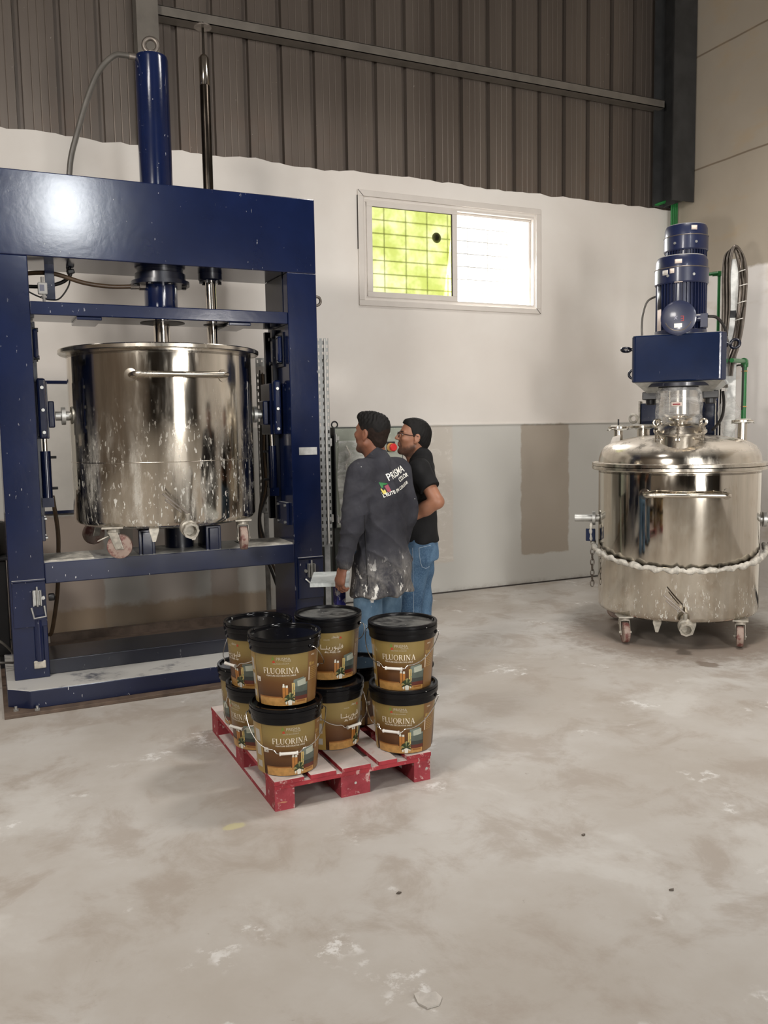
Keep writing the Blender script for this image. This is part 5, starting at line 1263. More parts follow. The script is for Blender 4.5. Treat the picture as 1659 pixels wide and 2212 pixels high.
# ------------------------------------------------------------------ people: smooth implicit surfaces meshed once
def _dot(p, v): return p[:, 0]*v[0]+p[:, 1]*v[1]+p[:, 2]*v[2]
def f_cap(a, b, ra, rb):
    a = np.array(a, float); b = np.array(b, float); ba = b-a; L2 = max(1e-9, ba@ba)
    def f(p):
        pa = p-a; t = np.clip(_dot(pa, ba)/L2, 0, 1); q = pa-t[:, None]*ba
        return np.sqrt((q*q).sum(1))-(ra+(rb-ra)*t)
    return f
def f_ell(c, r, ax=None):
    c = np.array(c, float); r = np.array(r, float); A = np.eye(3) if ax is None else np.array(ax, float)
    def f(p):
        q = (p-c)@A.T; k0 = np.sqrt(((q/r)**2).sum(1)); k1 = np.sqrt(((q/(r*r))**2).sum(1))+1e-9
        return k0*(k0-1)/k1
    return f
def f_stack(rows, C, F, L, zlo, zhi, round_=.012):
    # rows: (z, half width along L, half depth along F, shift along F)
    rows = sorted(rows); Z = np.array([r[0] for r in rows]); A = np.array([r[1] for r in rows]); B = np.array([r[2] for r in rows]); S_ = np.array([r[3] for r in rows])
    def f(p):
        z = p[:, 2]; a = np.interp(z, Z, A); b = np.interp(z, Z, B); s = np.interp(z, Z, S_)
        x = (p[:, 0]-C[0])*L[0]+(p[:, 1]-C[1])*L[1]; y = (p[:, 0]-C[0])*F[0]+(p[:, 1]-C[1])*F[1]-s
        d = (np.sqrt((x/a)**2+(y/b)**2)-1)*np.minimum(a, b); dz = np.maximum(zlo-z, z-zhi)
        h = np.clip(.5+.5*(d-dz)/round_, 0, 1); return dz*(1-h)+d*h+round_*h*(1-h)
    return f
class Imp:
    def __init__(s): s.ops = []; s.post = None
    def u(s, f, k=.02): s.ops.append((0, f, k)); return s
    def cut(s, f, k=.01): s.ops.append((1, f, k)); return s
    def ev(s, p, ops=None):
        d = None
        for kind, f, k in (ops if ops is not None else s.ops):
            g = f(p)
            if kind == 0:
                if d is None: d = g; continue
                h = np.clip(.5+.5*(g-d)/k, 0, 1); d = g*(1-h)+d*h-k*h*(1-h)
            else:
                if d is None: d = np.full(len(p), 9.0)
                h = np.clip(.5-.5*(d+g)/k, 0, 1); d = d*(1-h)-g*h+k*h*(1-h)
        if s.post is not None: d = s.post(p, d)
        return d
    def mesh(s, lo, hi, h):
        B = 16; lo = np.array(lo, float); n = np.ceil((np.array(hi)-lo)/h/B).astype(int)*B
        G = np.full(n+1, 9.0, dtype=np.float32); hd = B*h*.8660
        off = np.stack(np.meshgrid(np.arange(B+1), np.arange(B+1), np.arange(B+1), indexing='ij'), -1).reshape(-1, 3)*h
        nb = n//B; cs = np.stack(np.meshgrid(*[np.arange(k) for k in nb], indexing='ij'), -1).reshape(-1, 3)
        cen = lo+(cs+.5)*B*h; D = [(kd, f(cen), k) for kd, f, k in s.ops]
        dmin = np.min([d for kd, d, k in D if kd == 0], axis=0); tot = s.ev(cen)
        for i, c in enumerate(cs):
            sl = tuple(slice(c[j]*B, c[j]*B+B+1) for j in range(3))
            if dmin[i] > hd*1.35+.03 or tot[i] < -(hd*1.6+.03):
                G[sl] = np.where(G[sl] == 9.0, np.float32(1.0 if tot[i] > 0 else -1.0), G[sl]); continue
            ops = [s.ops[j] for j in range(len(D)) if (D[j][0] == 0 and D[j][1][i] < dmin[i]+2.6*hd+D[j][2]+.02) or (D[j][0] == 1 and D[j][1][i] < hd*1.5+.03)]
            G[sl] = s.ev(lo+c*B*h+off, ops).reshape(B+1, B+1, B+1)
        return nets(G, lo, h)
def nets(G, lo, h):
    ins = G < 0; n = np.array(G.shape)-1
    cnt = np.zeros(n, np.int8)
    for dx in (0, 1):
        for dy in (0, 1):
            for dz in (0, 1): cnt += ins[dx:dx+n[0], dy:dy+n[1], dz:dz+n[2]]
    act = (cnt > 0) & (cnt < 8); idx = np.full(n, -1, np.int32); cells = np.argwhere(act); idx[act] = np.arange(len(cells))
    acc = np.zeros((len(cells), 3)); w = np.zeros(len(cells)); cor = [(x, y, z) for x in (0, 1) for y in (0, 1) for z in (0, 1)]
    val = {c: G[cells[:, 0]+c[0], cells[:, 1]+c[1], cells[:, 2]+c[2]].astype(float) for c in cor}
    for c in cor:
        for a in range(3):
            if c[a]: continue
            e = list(c); e[a] = 1; e = tuple(e); v0, v1 = val[c], val[e]; m = (v0 < 0) != (v1 < 0)
            t = np.where(m, v0/np.where(m, v0-v1, 1), 0); p = np.tile(np.array(c, float), (len(cells), 1)); p[:, a] += t
            acc += p*m[:, None]; w += m
    V = lo+(cells+acc/np.maximum(w, 1)[:, None])*h; Fq = []
    for a in range(3):
        b, c = (a+1) % 3, (a+2) % 3
        s0 = [slice(1, None)]*3; s0[a] = slice(0, -1); s1 = list(s0); s1[a] = slice(1, None)
        s0[b] = s1[b] = slice(1, -1); s0[c] = s1[c] = slice(1, -1)
        A, Bv = ins[tuple(s0)], ins[tuple(s1)]; pos = np.argwhere(A != Bv); o = np.array([0, 0, 0]); o[b] = 1; o[c] = 1; P = pos+o
        sg = A[pos[:, 0], pos[:, 1], pos[:, 2]]
        def q(db, dc):
            R_ = P.copy(); R_[:, b] += db; R_[:, c] += dc; return idx[R_[:, 0], R_[:, 1], R_[:, 2]]
        quad = np.stack([q(-1, -1), q(0, -1), q(0, 0), q(-1, 0)], 1); quad = np.where(sg[:, None], quad, quad[:, ::-1]); Fq.append(quad)
    return V, np.concatenate(Fq)
def to_obj(name, VF, mats, parent, assign=None, smooth_it=2, marks=None):
    V, Fq = VF; Fq = Fq[(Fq >= 0).all(1)]
    me = bpy.data.meshes.new(name); me.vertices.add(len(V)); me.vertices.foreach_set('co', V.astype(np.float32).ravel())
    me.loops.add(len(Fq)*4); me.loops.foreach_set('vertex_index', Fq.astype(np.int32).ravel()); me.polygons.add(len(Fq)); me.polygons.foreach_set('loop_start', np.arange(len(Fq), dtype=np.int32)*4)
    me.update(calc_edges=True); me.validate()
    for m in mats: me.materials.append(M[m])
    if assign is not None:
        c = V[Fq].mean(1); me.polygons.foreach_set('material_index', assign(c).astype(np.int32))
    bm = bmesh.new(); bm.from_mesh(me)
    for _ in range(smooth_it): bmesh.ops.smooth_vert(bm, verts=bm.verts, factor=.5, use_axis_x=True, use_axis_y=True, use_axis_z=True)
    bm.to_mesh(me); bm.free(); me.shade_smooth()
    if marks is not None:
        rgb = marks(V); at = me.color_attributes.new('face_marks', 'FLOAT_COLOR', 'POINT'); at.data.foreach_set('color', np.concatenate([rgb, np.ones((len(V), 1))], 1).astype(np.float32).ravel())
    o = bpy.data.objects.new(name, me); COL.objects.link(o); o.parent = parent; return o
def ss(x, w=.006): return np.clip(.5+x/w, 0, 1)
def V3(xy, z): return np.array([xy[0], xy[1], z], float)

class Person:
    def __init__(s, name_label, loc, az, C, F, headO, headF, pitch):
        s.root = thing('person', name_label, 'person', loc, R(-az)); s.C = np.array(C, float)
        F = np.array(F, float); F /= np.linalg.norm(F); s.F = F; s.L = np.array([-F[1], F[0]])
        hf = np.array(headF, float); hf /= np.linalg.norm(hf); p = R(pitch)
        f3 = np.array([hf[0]*math.cos(p), hf[1]*math.cos(p), math.sin(p)]); l3 = np.array([-hf[1], hf[0], 0]); u3 = np.cross(f3, l3)
        s.A = np.array([f3, l3, u3]); s.O = np.array(headO, float)
    def H(s, f, l, u): return s.O+s.A[0]*f+s.A[1]*l+s.A[2]*u
    def hl(s, p): return (p-s.O)@s.A.T
    def B(s, f, l, z): return V3(s.C+s.F*f+s.L*l, z)
    def head(s, I, chin=0.0):
        H, A = s.H, s.A
        I.u(f_ell(H(-.006, 0, .036), (.098, .075, .088), A), .02)
        I.u(f_ell(H(.030, 0, -.020), (.066, .061, .080), A), .03)
        I.u(f_cap(H(.040, 0, -.080), H(.072, 0, -.098), .030, .021), .02)
        for q in (-1, 1):
            I.u(f_cap(H(-.006, q*.056, -.055), H(.058, q*.024, -.098), .017, .018), .025)
            I.u(f_ell(H(.062, q*.045, -.018), (.022, .018, .016), A), .02)
            I.u(f_cap(H(.082, q*.012, .030), H(.074, q*.046, .028), .009, .008), .012)
            I.cut(f_ell(H(.098, q*.033, .010), (.016, .019, .010), A), .012)
            # ear: rim, lobe, hollow
            I.u(f_ell(H(-.012, q*.078, .002), (.020, .010, .031), A), .008)
            I.u(f_ell(H(-.004, q*.076, -.028), (.010, .006, .010), A), .008)
            I.cut(f_ell(H(-.007, q*.091, .003), (.011, .009, .019), A), .004)
        I.u(f_cap(H(.086, 0, .024), H(.113, 0, -.018), .009, .012), .012)
        for q in (-1, 1): I.u(f_ell(H(.102, q*.012, -.022), (.011, .008, .008), A), .007)
        I.u(f_ell(H(.090, 0, -.048), (.011, .024, .0075), A), .008); I.u(f_ell(H(.088, 0, -.061), (.011, .021, .008), A), .008)
        I.cut(f_cap(H(.104, -.020, -.0545), H(.104, .020, -.0545), .0035, .0035), .004)
    def neck(s, I, zb, r=.056):
        b = s.B(-.012, 0, zb); I.u(f_cap(s.H(-.022, 0, -.045), b, r, r+.006), .025); I.u(f_cap(s.H(.025, 0, -.075), b+V3(s.F*.035, .02), .034, .045), .03)
        return b
    def eyes(s):
        for q in (-1, 1):
            b = MB(); b.lathe([(.001, -.0105), (.006, -.009), (.0100, -.004), (.0105, 0), (.0100, .004), (.006, .009), (.001, .0105)], s.H(.0735, q*.032, .010), 16, s.A[0]); e = b.build('eye', 'eye', s.root)
            b = MB(); b.lathe([(.005, .0092), (.0035, .0103), (.001, .0108)], s.H(.0735, q*.032, .010), 12, s.A[0]); b.build('iris', 'hair', e)
def hand(I, wrist, fwd, side, curl, size=1.0, thumb=1, spread=.020, curlax=None):
    # wrist point, forward direction, side direction (towards the thumb), curl direction (towards the palm side)
    w = np.array(wrist, float); f = np.array(fwd, float); f /= np.linalg.norm(f); c = np.array(curl, float); c -= f*(c@f); c /= np.linalg.norm(c); sd = np.cross(f, c)
    if sd@np.array(side) < 0: sd = -sd
    S_ = size; A = np.array([f, sd, c])
    I.u(f_ell(w+f*.050*S_, (.058*S_, .040*S_, .017*S_), A), .015); I.u(f_ell(w+f*.078*S_, (.024*S_, .042*S_, .016*S_), A), .012)
    for k, (lat, l1, l2, l3) in enumerate(((.030, .040, .026, .020), (.010, .045, .030, .022), (-.010, .041, .028, .021), (-.029, .032, .021, .018))):
        p0 = w+f*(.088-.004*abs(k-1))*S_+sd*lat*S_; p00 = w+f*.060*S_+sd*lat*.8*S_
        def dirn(a): return f*math.cos(a)+c*math.sin(a)
        a1, a2, a3 = .35+.05*k, 1.05+.06*k, 1.75+.06*k
        p1 = p0+dirn(a1)*l1*S_; p2 = p1+dirn(a2)*l2*S_; p3 = p2+dirn(a3)*l3*S_
        I.u(f_cap(p00, p0, .011*S_, .0098*S_), .008); I.u(f_cap(p0, p1, .0098*S_, .0088*S_), .004); I.u(f_cap(p1, p2, .0088*S_, .0080*S_), .004); I.u(f_cap(p2, p3, .0080*S_, .0068*S_), .004)
    t0 = w+f*.022*S_+sd*.024*S_; t1 = t0+(f*.70+sd*.55+c*.45)/1.0*.040*S_; t2 = t1+(f*.75+sd*.05+c*.65)*.032*S_; t3 = t2+(f*.70+c*.70)*.022*S_
    I.u(f_cap(t0, t1, .016*S_, .0115*S_), .012); I.u(f_cap(t1, t2, .0115*S_, .0100*S_), .004); I.u(f_cap(t2, t3, .0100*S_, .0080*S_), .004)
def shoe(P, I, ankle, toe_dir):
    a = np.array(ankle, float); t = np.array([toe_dir[0], toe_dir[1], 0.0]); t /= np.linalg.norm(t); sd = np.array([-t[1], t[0], 0])
    A = np.array([t, sd, [0, 0, 1]])
    I.u(f_cap(a+V3((0, 0), 0), np.array([a[0], a[1], .055])-t*.012, .050, .044), .02)
    I.u(f_ell(np.array([a[0], a[1], .045])+t*.045, (.115, .043, .042), A), .02); I.u(f_ell(np.array([a[0], a[1], .036])+t*.125, (.062, .044, .034), A), .03)
    I.u(f_ell(np.array([a[0], a[1], .034])-t*.035, (.045, .037, .034), A), .02)
    return I

def folds(seed, amp, sc=1.0, zmin=0.0):
    rnd = random.Random(seed); K = []
    for _ in range(7):
        v = np.array([rnd.uniform(-1, 1), rnd.uniform(-1, 1), rnd.uniform(-1.2, 1.2)]); v /= np.linalg.norm(v); K.append((v*rnd.uniform(16, 42)*sc, rnd.uniform(0, 6.28)))
    def post(p, d):
        g = np.zeros(len(p))
        for v, ph in K: g += np.sin(_dot(p, v)+ph+.8*np.sin(_dot(p, v[::-1])*.4))
        return d-amp*g/2.6
    return post

# ---- the man in the charcoal coat
def man_coat():
    P = Person('person in a charcoal work coat spattered with white paint, seen from behind, head turned left', (2.075, 4.66, 0), 24.0, (.052, 0), (-.72, .69), (.012, -.01, 1.618), (-.80, .60), 9)
    rt, H = P.root, P.H
    Ls, Rs = P.B(-.01, .172, 1.385), P.B(-.01, -.172, 1.395)
    Le, Lw = np.array([-.108, -.205, 1.075]), np.array([-.158, -.205, .862])
    Re, Rw = np.array([.22, .10, 1.10]), np.array([.17, .20, .88])
    hipL, hipR = P.B(0, .085, .90), P.B(0, -.085, .90)
    knL, knR, anL, anR = P.B(.02, .095, .48), P.B(.04, -.10, .48), P.B(-.02, .10, .09), P.B(.03, -.11, .09)
    I = Imp(); P.head(I); P.neck(I, 1.42)
    I.u(f_stack([(.86, .14, .09, 0), (1.0, .13, .08, 0), (1.2, .15, .09, 0), (1.36, .15, .085, 0), (1.42, .10, .06, 0)], P.C, P.F, P.L, .86, 1.43), .03)
    for a, b, c, in ((Ls, Le, Lw), (Rs, Re, Rw)):
        I.u(f_cap(a, b, .050, .040), .03); I.u(f_cap(b, c, .038, .029), .02)
    I.u(f_cap(P.B(0, .12, 1.40), P.B(0, -.12, 1.40), .05, .05), .03)
    for a, b, c in ((hipL, knL, anL), (hipR, knR, anR)): I.u(f_cap(a, b, .078, .052), .03); I.u(f_cap(b, c, .050, .034), .02); I.u(f_cap(c, c+V3(P.F*.10, -.05), .03, .025), .02)
    hand(I, Lw+np.array([-.006, 0, -.010]), (-.28, .04, -1), (-.5, .8, 0), (.75, .60, -.1), 1.02)
    hand(I, Rw, (.0, .2, -1), tuple(V3(P.F, 0)), tuple(-V3(P.L, 0)*-1), 1.0)
    def skin(c):
        q = P.hl(c); f, l, u = q[:, 0], q[:, 1], q[:, 2]; al = np.abs(l)
        jit = .004*np.sin(f*190)*np.sin(l*170+u*130)
        beard = ss(np.interp(f, [-.01, .02, .05, .08], [-.066, -.070, -.072, -.070])-u+jit, .022)*ss(u+.128, .012)*ss(f-.012, .03)
        beard = np.maximum(beard, ss(f-.085)*ss(.026-al)*ss(-.032-u)*ss(u+.044)*.8)
        lips = ss(f-.085)*ss(.022-al)*ss(-.044-u)*ss(u+.067)
        brow = ss(f-.055)*ss(al-.012)*ss(.048-al)*ss(u-.024)*ss(.034-u)
        return np.stack([beard, lips, brow], 1)
    to_obj('body', I.mesh((-.42, -.42, -.02), (.42, .42, 1.80), .0042), ['skin_a'], rt, None, 1, skin)
    P.eyes()
    # hair: short faded sides, thick top with a small quiff
    I = Imp(); A = P.A
    I.u(f_ell(H(-.008, 0, .036), (.104, .080, .093), A), .01); I.u(f_ell(H(.018, 0, .088), (.078, .068, .044), A), .02); I.u(f_ell(H(.066, 0, .098), (.030, .052, .022), A), .02)
    I.u(f_ell(H(-.05, 0, .05), (.065, .070, .075), A), .02); I.u(f_cap(H(-.058, 0, -.03), H(-.045, 0, -.075), .048, .038), .03)
    def hairline(q):
        f = q[:, 0]; return np.interp(f, [-.2, -.045, -.022, -.012, .020, .048, .066, .09], [-.092, -.080, -.045, .020, .022, .048, .062, .074])
    def post(p, d):
        q = P.hl(p); n = .0022*np.sin(q[:, 0]*240+2*np.sin(q[:, 1]*120))*np.sin(q[:, 1]*210+q[:, 2]*150)*np.clip((q[:, 2]-.05)/.05, .25, 1)*1.6
        return np.maximum(d-n, (hairline(q)-q[:, 2])*.75)
    I.post = post
    def hm(c): q = P.hl(c); return ((q[:, 2] < .035+.012*np.sin(q[:, 0]*90)) & True).astype(int)
    to_obj('hair', I.mesh((-.18, -.18, 1.42), (.20, .18, 1.82), .0035), ['hair', 'fade'], rt, hm, 1)
    # jeans
    I = Imp()
    for h_, k_, a_ in ((hipL, knL, anL), (hipR, knR, anR)): I.u(f_cap(h_, k_, .100, .080), .03); I.u(f_cap(k_, a_+np.array([0, 0, -.01]), .079, .066), .02)
    I.u(f_stack([(.78, .16, .12, 0), (1.0, .155, .11, 0)], P.C, P.F, P.L, .80, 1.0), .03); I.post = folds(5, .004, 1.3)
    to_obj('jeans', I.mesh((-.30, -.34, .0), (.40, .34, 1.04), .0055), ['denim_splash'], rt, None, 2)
    for q, a_ in enumerate((anL, anR)):
        I = Imp(); shoe(P, I, a_, P.F); I.post = lambda p, d: np.maximum(d, .004-p[:, 2])
        to_obj('shoe', I.mesh(a_-np.array([.24, .24, .10]), a_+np.array([.24, .24, .06]), .005), ['shoe'], rt, None, 1)
    # coat
    I = Imp()
    I.u(f_stack([(.645, .206, .166, -.012), (.74, .206, .163, -.012), (.86, .200, .150, -.010), (.98, .192, .136, -.006), (1.12, .192, .130, -.004), (1.26, .200, .128, -.008), (1.36, .185, .108, -.010), (1.43, .125, .085, -.012), (1.47, .090, .075, -.008)], P.C, P.F, P.L, .664, 1.468, .02), .03)
    I.u(f_cap(P.B(-.014, .115, 1.412), P.B(-.014, -.115, 1.415), .066, .066), .04)
    I.u(f_cap(Ls, Ls+(Le-Ls)*.25, .080, .078), .05); I.u(f_cap(Ls+(Le-Ls)*.2, Le, .077, .068), .012); I.u(f_cap(Le, Lw+np.array([.004, 0, .048]), .067, .053), .012); I.u(f_cap(Lw+np.array([.003, 0, .040]), Lw+np.array([.001, 0, .024]), .050, .046), .01)
    I.u(f_cap(Rs, Re, .078, .064), .035); I.u(f_cap(Re, Rw+np.array([0, 0, .03]), .064, .048), .02)
    # stand collar wrapping the neck
    I.u(f_cap(P.B(-.016, 0, 1.455), H(-.030, 0, -.098), .074, .068), .012)
    I.cut(f_cap(P.B(.10, 0, 1.40), H(.09, 0, -.06), .045, .05), .01)
    ctop = H(-.030, 0, -.094); cax = ctop-P.B(-.016, 0, 1.455); cax = cax/np.linalg.norm(cax)+V3(P.F*.28, 0); cax /= np.linalg.norm(cax)
    fo = folds(12, .0075, .8)
    axl = (Lw-Ls)/np.linalg.norm(Lw-Ls)
    def post(p, d):
        d = fo(p, d)
        # sleeve creases around the elbow and vertical drape of the skirt
        t = _dot(p-Ls, axl); ra = np.linalg.norm((p-Ls)-t[:, None]*axl, axis=1)
        arm = np.clip(1-ra/.13, 0, 1)
        cr = 1-np.abs(np.sin(t*33+2.2*np.sin(p[:, 0]*16+t*9)+p[:, 1]*14)); d = d-.020*arm*(cr*cr-.3)*np.exp(-((t-.31)/.21)**2)
        back = np.clip(_dot(p-V3(P.C, 0), V3(-P.F, 0))/.1, 0, 1); cr2 = 1-np.abs(np.sin(_dot(p, V3(-P.L, 0))*15+p[:, 2]*11+1.5*np.sin(p[:, 2]*7)+.6)); d = d-.011*back*(cr2**3-.2)*(1-arm)
        a = np.arctan2(p[:, 1]-P.C[1], p[:, 0]-P.C[0]); lowz = np.clip((1.0-p[:, 2])/.35, 0, 1)
        d = d-.006*lowz*np.sin(a*7+2*p[:, 2])
        pl = _dot(p-ctop, cax); near = np.linalg.norm(p-ctop, axis=1) < .13
        return np.where(near, np.maximum(d, pl), d)
    I.post = post
    coat = to_obj('coat', I.mesh((-.34, -.36, .60), (.42, .36, 1.60), .0048), ['coat'], rt, None, 2)
    bvh = BVHTree.FromPolygons([v.co for v in coat.data.vertices], [p.vertices for p in coat.data.polygons])
    def project(o2, dirn, d=.0016, back=.6):
        ok = True
        for v in o2.vertices:
            org = Vector(v.co)-Vector(dirn)*back; hit = bvh.ray_cast(org, Vector(dirn), 2.0)
            if hit[0] is not None: v.co = hit[0]+hit[1]*d
    right = V3(-P.L, 0); up = np.array([0, 0, 1.0]); aim = V3(P.F, 0); cen = P.B(-.13, -.006, 1.352)
    rot = R(15); ca, sa = math.cos(rot), math.sin(rot)
    def place(x, y):
        return cen+right*(x*ca-y*sa)+up*(x*sa+y*ca)
    def print_poly(name, polys, mat):
        b = MB()
        for poly in polys:
            # fine grid fan so the print follows the cloth
            n = len(poly); c = (sum(p[0] for p in poly)/n, sum(p[1] for p in poly)/n); rings = 4; vs = []; fs = []
            dense = []
            for i in range(n):
                for k in range(4): t = k/4; dense.append((poly[i][0]*(1-t)+poly[(i+1) % n][0]*t, poly[i][1]*(1-t)+poly[(i+1) % n][1]*t))
            m = len(dense)
            for r in range(rings+1):
                for x, y in dense: t = r/rings; vs.append(place(c[0]*t+x*(1-t), c[1]*t+y*(1-t)))
            for r in range(rings):
                for k in range(m): fs.append((r*m+k, r*m+(k+1) % m, (r+1)*m+(k+1) % m, (r+1)*m+k))
            b.add(vs, fs)
        o = b.build(name, mat, coat, smooth=False); project(o.data, aim); return o
    def print_text(txt, x, y, size, wide=1.0):
        cu = bpy.data.curves.new('t', 'FONT'); cu.body = txt; cu.size = size; cu.align_x = 'LEFT'; cu.offset = .0006; cu.resolution_u = 3
        o = bpy.data.objects.new('t', cu); COL.objects.link(o); me = bpy.data.meshes.new_from_object(o.evaluated_get(bpy.context.evaluated_depsgraph_get())); bpy.data.objects.remove(o)
        bm = bmesh.new(); bm.from_mesh(me); bmesh.ops.triangulate(bm, faces=bm.faces)
        for _ in range(2):
            es = [e for e in bm.edges if e.calc_length() > .010]
            if es: bmesh.ops.subdivide_edges(bm, edges=es, cuts=1)
        bmesh.ops.triangulate(bm, faces=[f for f in bm.faces if len(f.verts) > 3]); bm.to_mesh(me); bm.free()
        for v in me.vertices: v.co = Vector(place(x+v.co.x*wide, y+v.co.y))
        me.materials.clear(); me.materials.append(M['ink_white']); me.name = 'coat_print'; project(me, aim)
        o = bpy.data.objects.new('coat_print', me); COL.objects.link(o); o.parent = coat
    sp = []
    for k in range(26):
        h = bvh.ray_cast(Vector((-.038+.0006*k, -.6, 1.16-.0190*k)), Vector((0, 1, 0)), 1.2)
        if h[0] is not None: sp.append(h[0]+h[1]*.0005)
    b = MB(); b.tube(sp, .0022, 6); b.build('side_seam', 'black', coat)
    print_text('PRISMA', -.052, .006, .058); print_text('COLOR', .035, -.030, .034); print_text("L'ÉLITE EN COULEUR", -.125, -.070, .026, 1.05)
    print_poly('coat_print', [[(-.112, .018), (-.062, -.006), (-.078, -.008), (-.098, .000), (-.100, -.018), (-.110, -.018)]], 'green_pipe')
    M['ink_yellow'] = plain('yellow_print', sr(206, 190, 96), 0.7, 0, 0); M['ink_pink'] = plain('dusty_red_print', sr(146, 70, 84), 0.7, 0, .05)
    print_poly('coat_print', [[(-.118, -.020), (-.112, -.020), (-.112, -.044), (-.104, -.044), (-.104, -.032), (-.096, -.030), (-.096, -.054), (-.118, -.054)]], 'ink_yellow')
    print_poly('coat_print', [[(-.090, -.014), (-.064, -.010), (-.064, -.050), (-.088, -.050)]], 'ink_pink')
man_coat()

# ---- the man in the black polo shirt
def man_polo():
    P = Person('person in a black polo shirt, glasses and blue jeans, in profile, elbow bent', (2.575, 5.03, 0), 27.1, (.018, 0), (-.985, .12), (-.014, 0, 1.583), (-.985, -.14), 11)
    rt, H = P.root, P.H
    Ls, Rs = P.B(-.022, .165, 1.382), P.B(-.01, -.165, 1.385)
    Le, Lw = np.array([.128, -.275, 1.185]), np.array([-.075, -.195, 1.062])
    Re, Rw = np.array([.045, .25, 1.15]), np.array([-.12, .12, 1.05])
    hipL, hipR = P.B(0, .085, .88), P.B(0, -.085, .88)
    knL, knR, anL, anR = P.B(.060, .10, .49), P.B(.020, -.10, .49), P.B(.02, .10, .09), P.B(.008, -.11, .09)
    I = Imp(); P.head(I); P.neck(I, 1.40, .055)
    I.u(f_stack([(.86, .13, .085, 0), (1.0, .13, .08, 0), (1.2, .14, .085, 0), (1.35, .14, .08, 0), (1.41, .10, .06, 0)], P.C, P.F, P.L, .85, 1.42), .03)
    I.u(f_cap(P.B(0, .12, 1.385), P.B(0, -.12, 1.385), .05, .05), .03)
    for a, b, c in ((Ls, Le, Lw), (Rs, Re, Rw)): I.u(f_cap(a, b, .052, .043), .03); I.u(f_cap(b, b+(c-b)*.35, .043, .045), .015); I.u(f_cap(b+(c-b)*.35, c, .045, .029), .02)
    for a, b, c in ((hipL, knL, anL), (hipR, knR, anR)): I.u(f_cap(a, b, .074, .050), .03); I.u(f_cap(b, c, .048, .034), .02); I.u(f_cap(c, c+V3(P.F*.10, -.05), .03, .025), .02)
    fw = (Lw-Le)/np.linalg.norm(Lw-Le)
    hand(I, Lw, fw*.9+np.array([-.2, .25, -.1]), (0, 0, 1), (.25, .95, .0), .98); hand(I, Rw, (-.8, -.4, -.2), (0, 0, 1), (.2, -1, 0), .98)
    def skin(c):
        q = P.hl(c); f, l, u = q[:, 0], q[:, 1], q[:, 2]; al = np.abs(l)
        jit = .004*np.sin(f*190)*np.sin(l*170+u*130)
        beard = ss(np.interp(f, [-.02, .0, .03, .06, .09], [-.022, -.040, -.064, -.072, -.074])-u+jit, .018)*ss(u+.128, .012)*ss(f+.012, .016)
        beard = np.maximum(beard, ss(f-.080, .01)*ss(.027-al)*ss(-.030-u)*ss(u+.044)); beard = np.maximum(beard, ss(f-.058, .01)*ss(al-.017)*ss(.034-al)*ss(-.038-u)*ss(u+.085)*.9)
        lips = ss(f-.084)*ss(.022-al)*ss(-.044-u)*ss(u+.067)
        brow = ss(f-.052)*ss(al-.012)*ss(.050-al)*ss(u-.024)*ss(.034-u)
        return np.stack([beard, lips, brow], 1)
    to_obj('body', I.mesh((-.42, -.42, -.02), (.42, .42, 1.76), .0042), ['skin_b'], rt, None, 1, skin)
    P.eyes()
    I = Imp(); A = P.A
    I.u(f_ell(H(-.010, 0, .036), (.104, .0815, .096), A), .01); I.u(f_ell(H(.010, 0, .085), (.078, .062, .044), A), .02); I.u(f_ell(H(.052, 0, .098), (.030, .050, .018), A), .015)
    I.u(f_cap(H(-.060, 0, -.02), H(-.050, 0, -.070), .050, .040), .03)
    def post(p, d):
        q = P.hl(p); f = q[:, 0]; hl_ = np.interp(f, [-.2, -.040, -.020, -.010, .012, .026, .040, .062, .085], [-.090, -.078, -.045, .000, .004, .030, .062, .074, .084])
        n = .0010*np.sin(f*260+q[:, 2]*90)*np.sin(q[:, 1]*230)
        return np.maximum(d-n, (hl_-q[:, 2])*.75)
    I.post = post
    to_obj('hair', I.mesh((-.18, -.18, 1.38), (.20, .18, 1.78), .0035), ['hair'], rt, None, 1)
    # glasses
    b = MB()
    for q in (-1, 1):
        c = Vector(H(.104, q*.034, .008)); a0 = Vector(P.A[1]); a2 = Vector(P.A[2]); pts = []
        for k in range(20): a = 2*PI*k/20; pts.append(c+a0*(.025*math.cos(a))+a2*(.019*math.sin(a)))
        b.tube(pts, .0022, 6, closed=True)
        b.tube(arc_pts([H(.101, q*.060, .014), H(.090, q*.070, .015), H(.04, q*.077, .013), H(-.010, q*.084, .016), H(-.030, q*.082, -.006)], 5), .0024, 6)
    b.tube([H(.108, -.010, .012), H(.112, 0, .014), H(.108, .010, .012)], .002, 6); g = b.build('glasses', 'glasses', rt)
    # jeans
    I = Imp()
    for h_, k_, a_ in ((hipL, knL, anL), (hipR, knR, anR)): I.u(f_cap(h_, k_, .098, .079), .03); I.u(f_cap(k_, a_+np.array([0, 0, -.02]), .078, .070), .02)
    I.u(f_stack([(.76, .158, .112, -.012), (.86, .158, .110, -.012), (.96, .148, .092, -.004)], P.C, P.F, P.L, .78, .965), .03); I.post = folds(8, .0042, 1.2)
    je = to_obj('jeans', I.mesh((-.30, -.34, .0), (.34, .34, 1.0), .0055), ['denim'], rt, None, 2)
    bv = BVHTree.FromPolygons([v.co for v in je.data.vertices], [p.vertices for p in je.data.polygons])
    def stitched(name, pts, r, mat):
        out = []
        for p in pts:
            d = Vector((0, 1, 0)); hit = bv.ray_cast(Vector((p[0], -.6, p[1])), d, 2.0)
            if hit[0] is not None: out.append(hit[0]+hit[1]*.001)
        if len(out) > 1: b = MB(); b.tube(out, r, 6); b.build(name, mat, je)
    M['thread'] = plain('pale_thread', sr(150, 166, 180), .8, 0, 0)
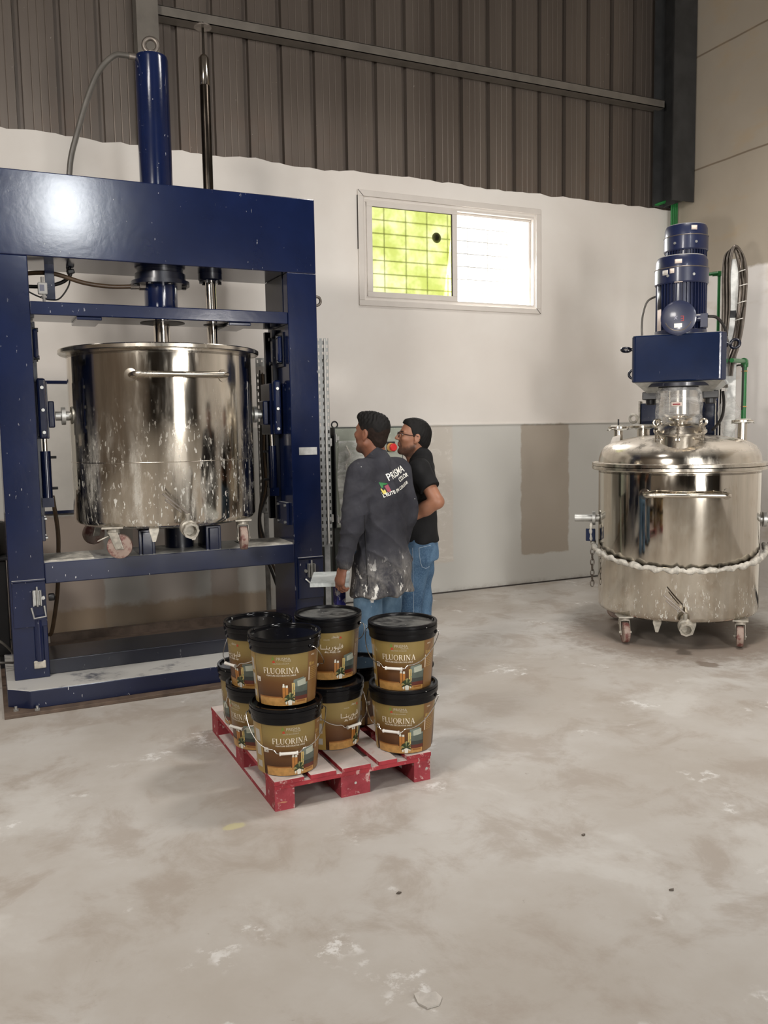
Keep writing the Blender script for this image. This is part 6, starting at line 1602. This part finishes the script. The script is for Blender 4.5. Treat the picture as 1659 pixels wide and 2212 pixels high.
    stitched('back_pocket', [(.010, .880), (.012, .84), (.018, .79), (.028, .755), (.052, .742), (.075, .75)], .0022, 'thread'); stitched('back_pocket', [(.010, .880), (.045, .888), (.085, .892)], .0022, 'thread')
    stitched('side_seam', [(-.03+.0*k, .88-.035*k) for k in range(14)], .0018, 'thread')
    for a_ in (anL, anR):
        I = Imp(); shoe(P, I, a_, P.F); I.post = lambda p, d: np.maximum(d, .004-p[:, 2])
        to_obj('shoe', I.mesh(a_-np.array([.24, .24, .10]), a_+np.array([.24, .24, .06]), .005), ['shoe'], rt, None, 1)
    # polo shirt
    I = Imp()
    I.u(f_stack([(.905, .184, .123, -.004), (.98, .178, .117, -.003), (1.08, .172, .108, .0), (1.20, .178, .112, .004), (1.30, .184, .112, -.002), (1.37, .172, .098, -.008), (1.425, .115, .080, -.012), (1.46, .085, .072, -.010)], P.C, P.F, P.L, .902, 1.456, .015), .03)
    I.u(f_cap(P.B(-.018, .11, 1.395), P.B(-.018, -.11, 1.395), .060, .060), .04)
    I.u(f_cap(Ls, Ls+(Le-Ls)*.60, .076, .066), .03); I.u(f_cap(Rs, Rs+(Re-Rs)*.60, .074, .066), .03)
    I.u(f_cap(P.B(-.018, 0, 1.445), H(-.030, 0, -.088), .074, .066), .012)
    I.cut(f_cap(P.B(.095, 0, 1.385), H(.085, 0, -.055), .050, .055), .01); 
    ctop = H(-.030, 0, -.086); cax = ctop-P.B(-.018, 0, 1.445); cax = cax/np.linalg.norm(cax)+V3(P.F*.28, 0); cax /= np.linalg.norm(cax)
    dl = (Le-Ls)/np.linalg.norm(Le-Ls); fo = folds(31, .0042, 1.0)
    endL = Ls+(Le-Ls)*.60; endR = Rs+(Re-Rs)*.60; dr = (Re-Rs)/np.linalg.norm(Re-Rs)
    def post(p, d):
        d = fo(p, d)
        tl = _dot(p-endL, dl); near = np.linalg.norm(p-endL, axis=1) < .13; d = np.where(near, np.maximum(d, tl), d)
        tr_ = _dot(p-endR, dr); near = np.linalg.norm(p-endR, axis=1) < .13; d = np.where(near, np.maximum(d, tr_), d)
        pl = _dot(p-ctop, cax); near = np.linalg.norm(p-ctop, axis=1) < .12; return np.where(near, np.maximum(d, pl), d)
    I.post = post
    po = to_obj('polo_shirt', I.mesh((-.32, -.40, .86), (.34, .40, 1.58), .0048), ['polo'], rt, None, 2)
man_polo()
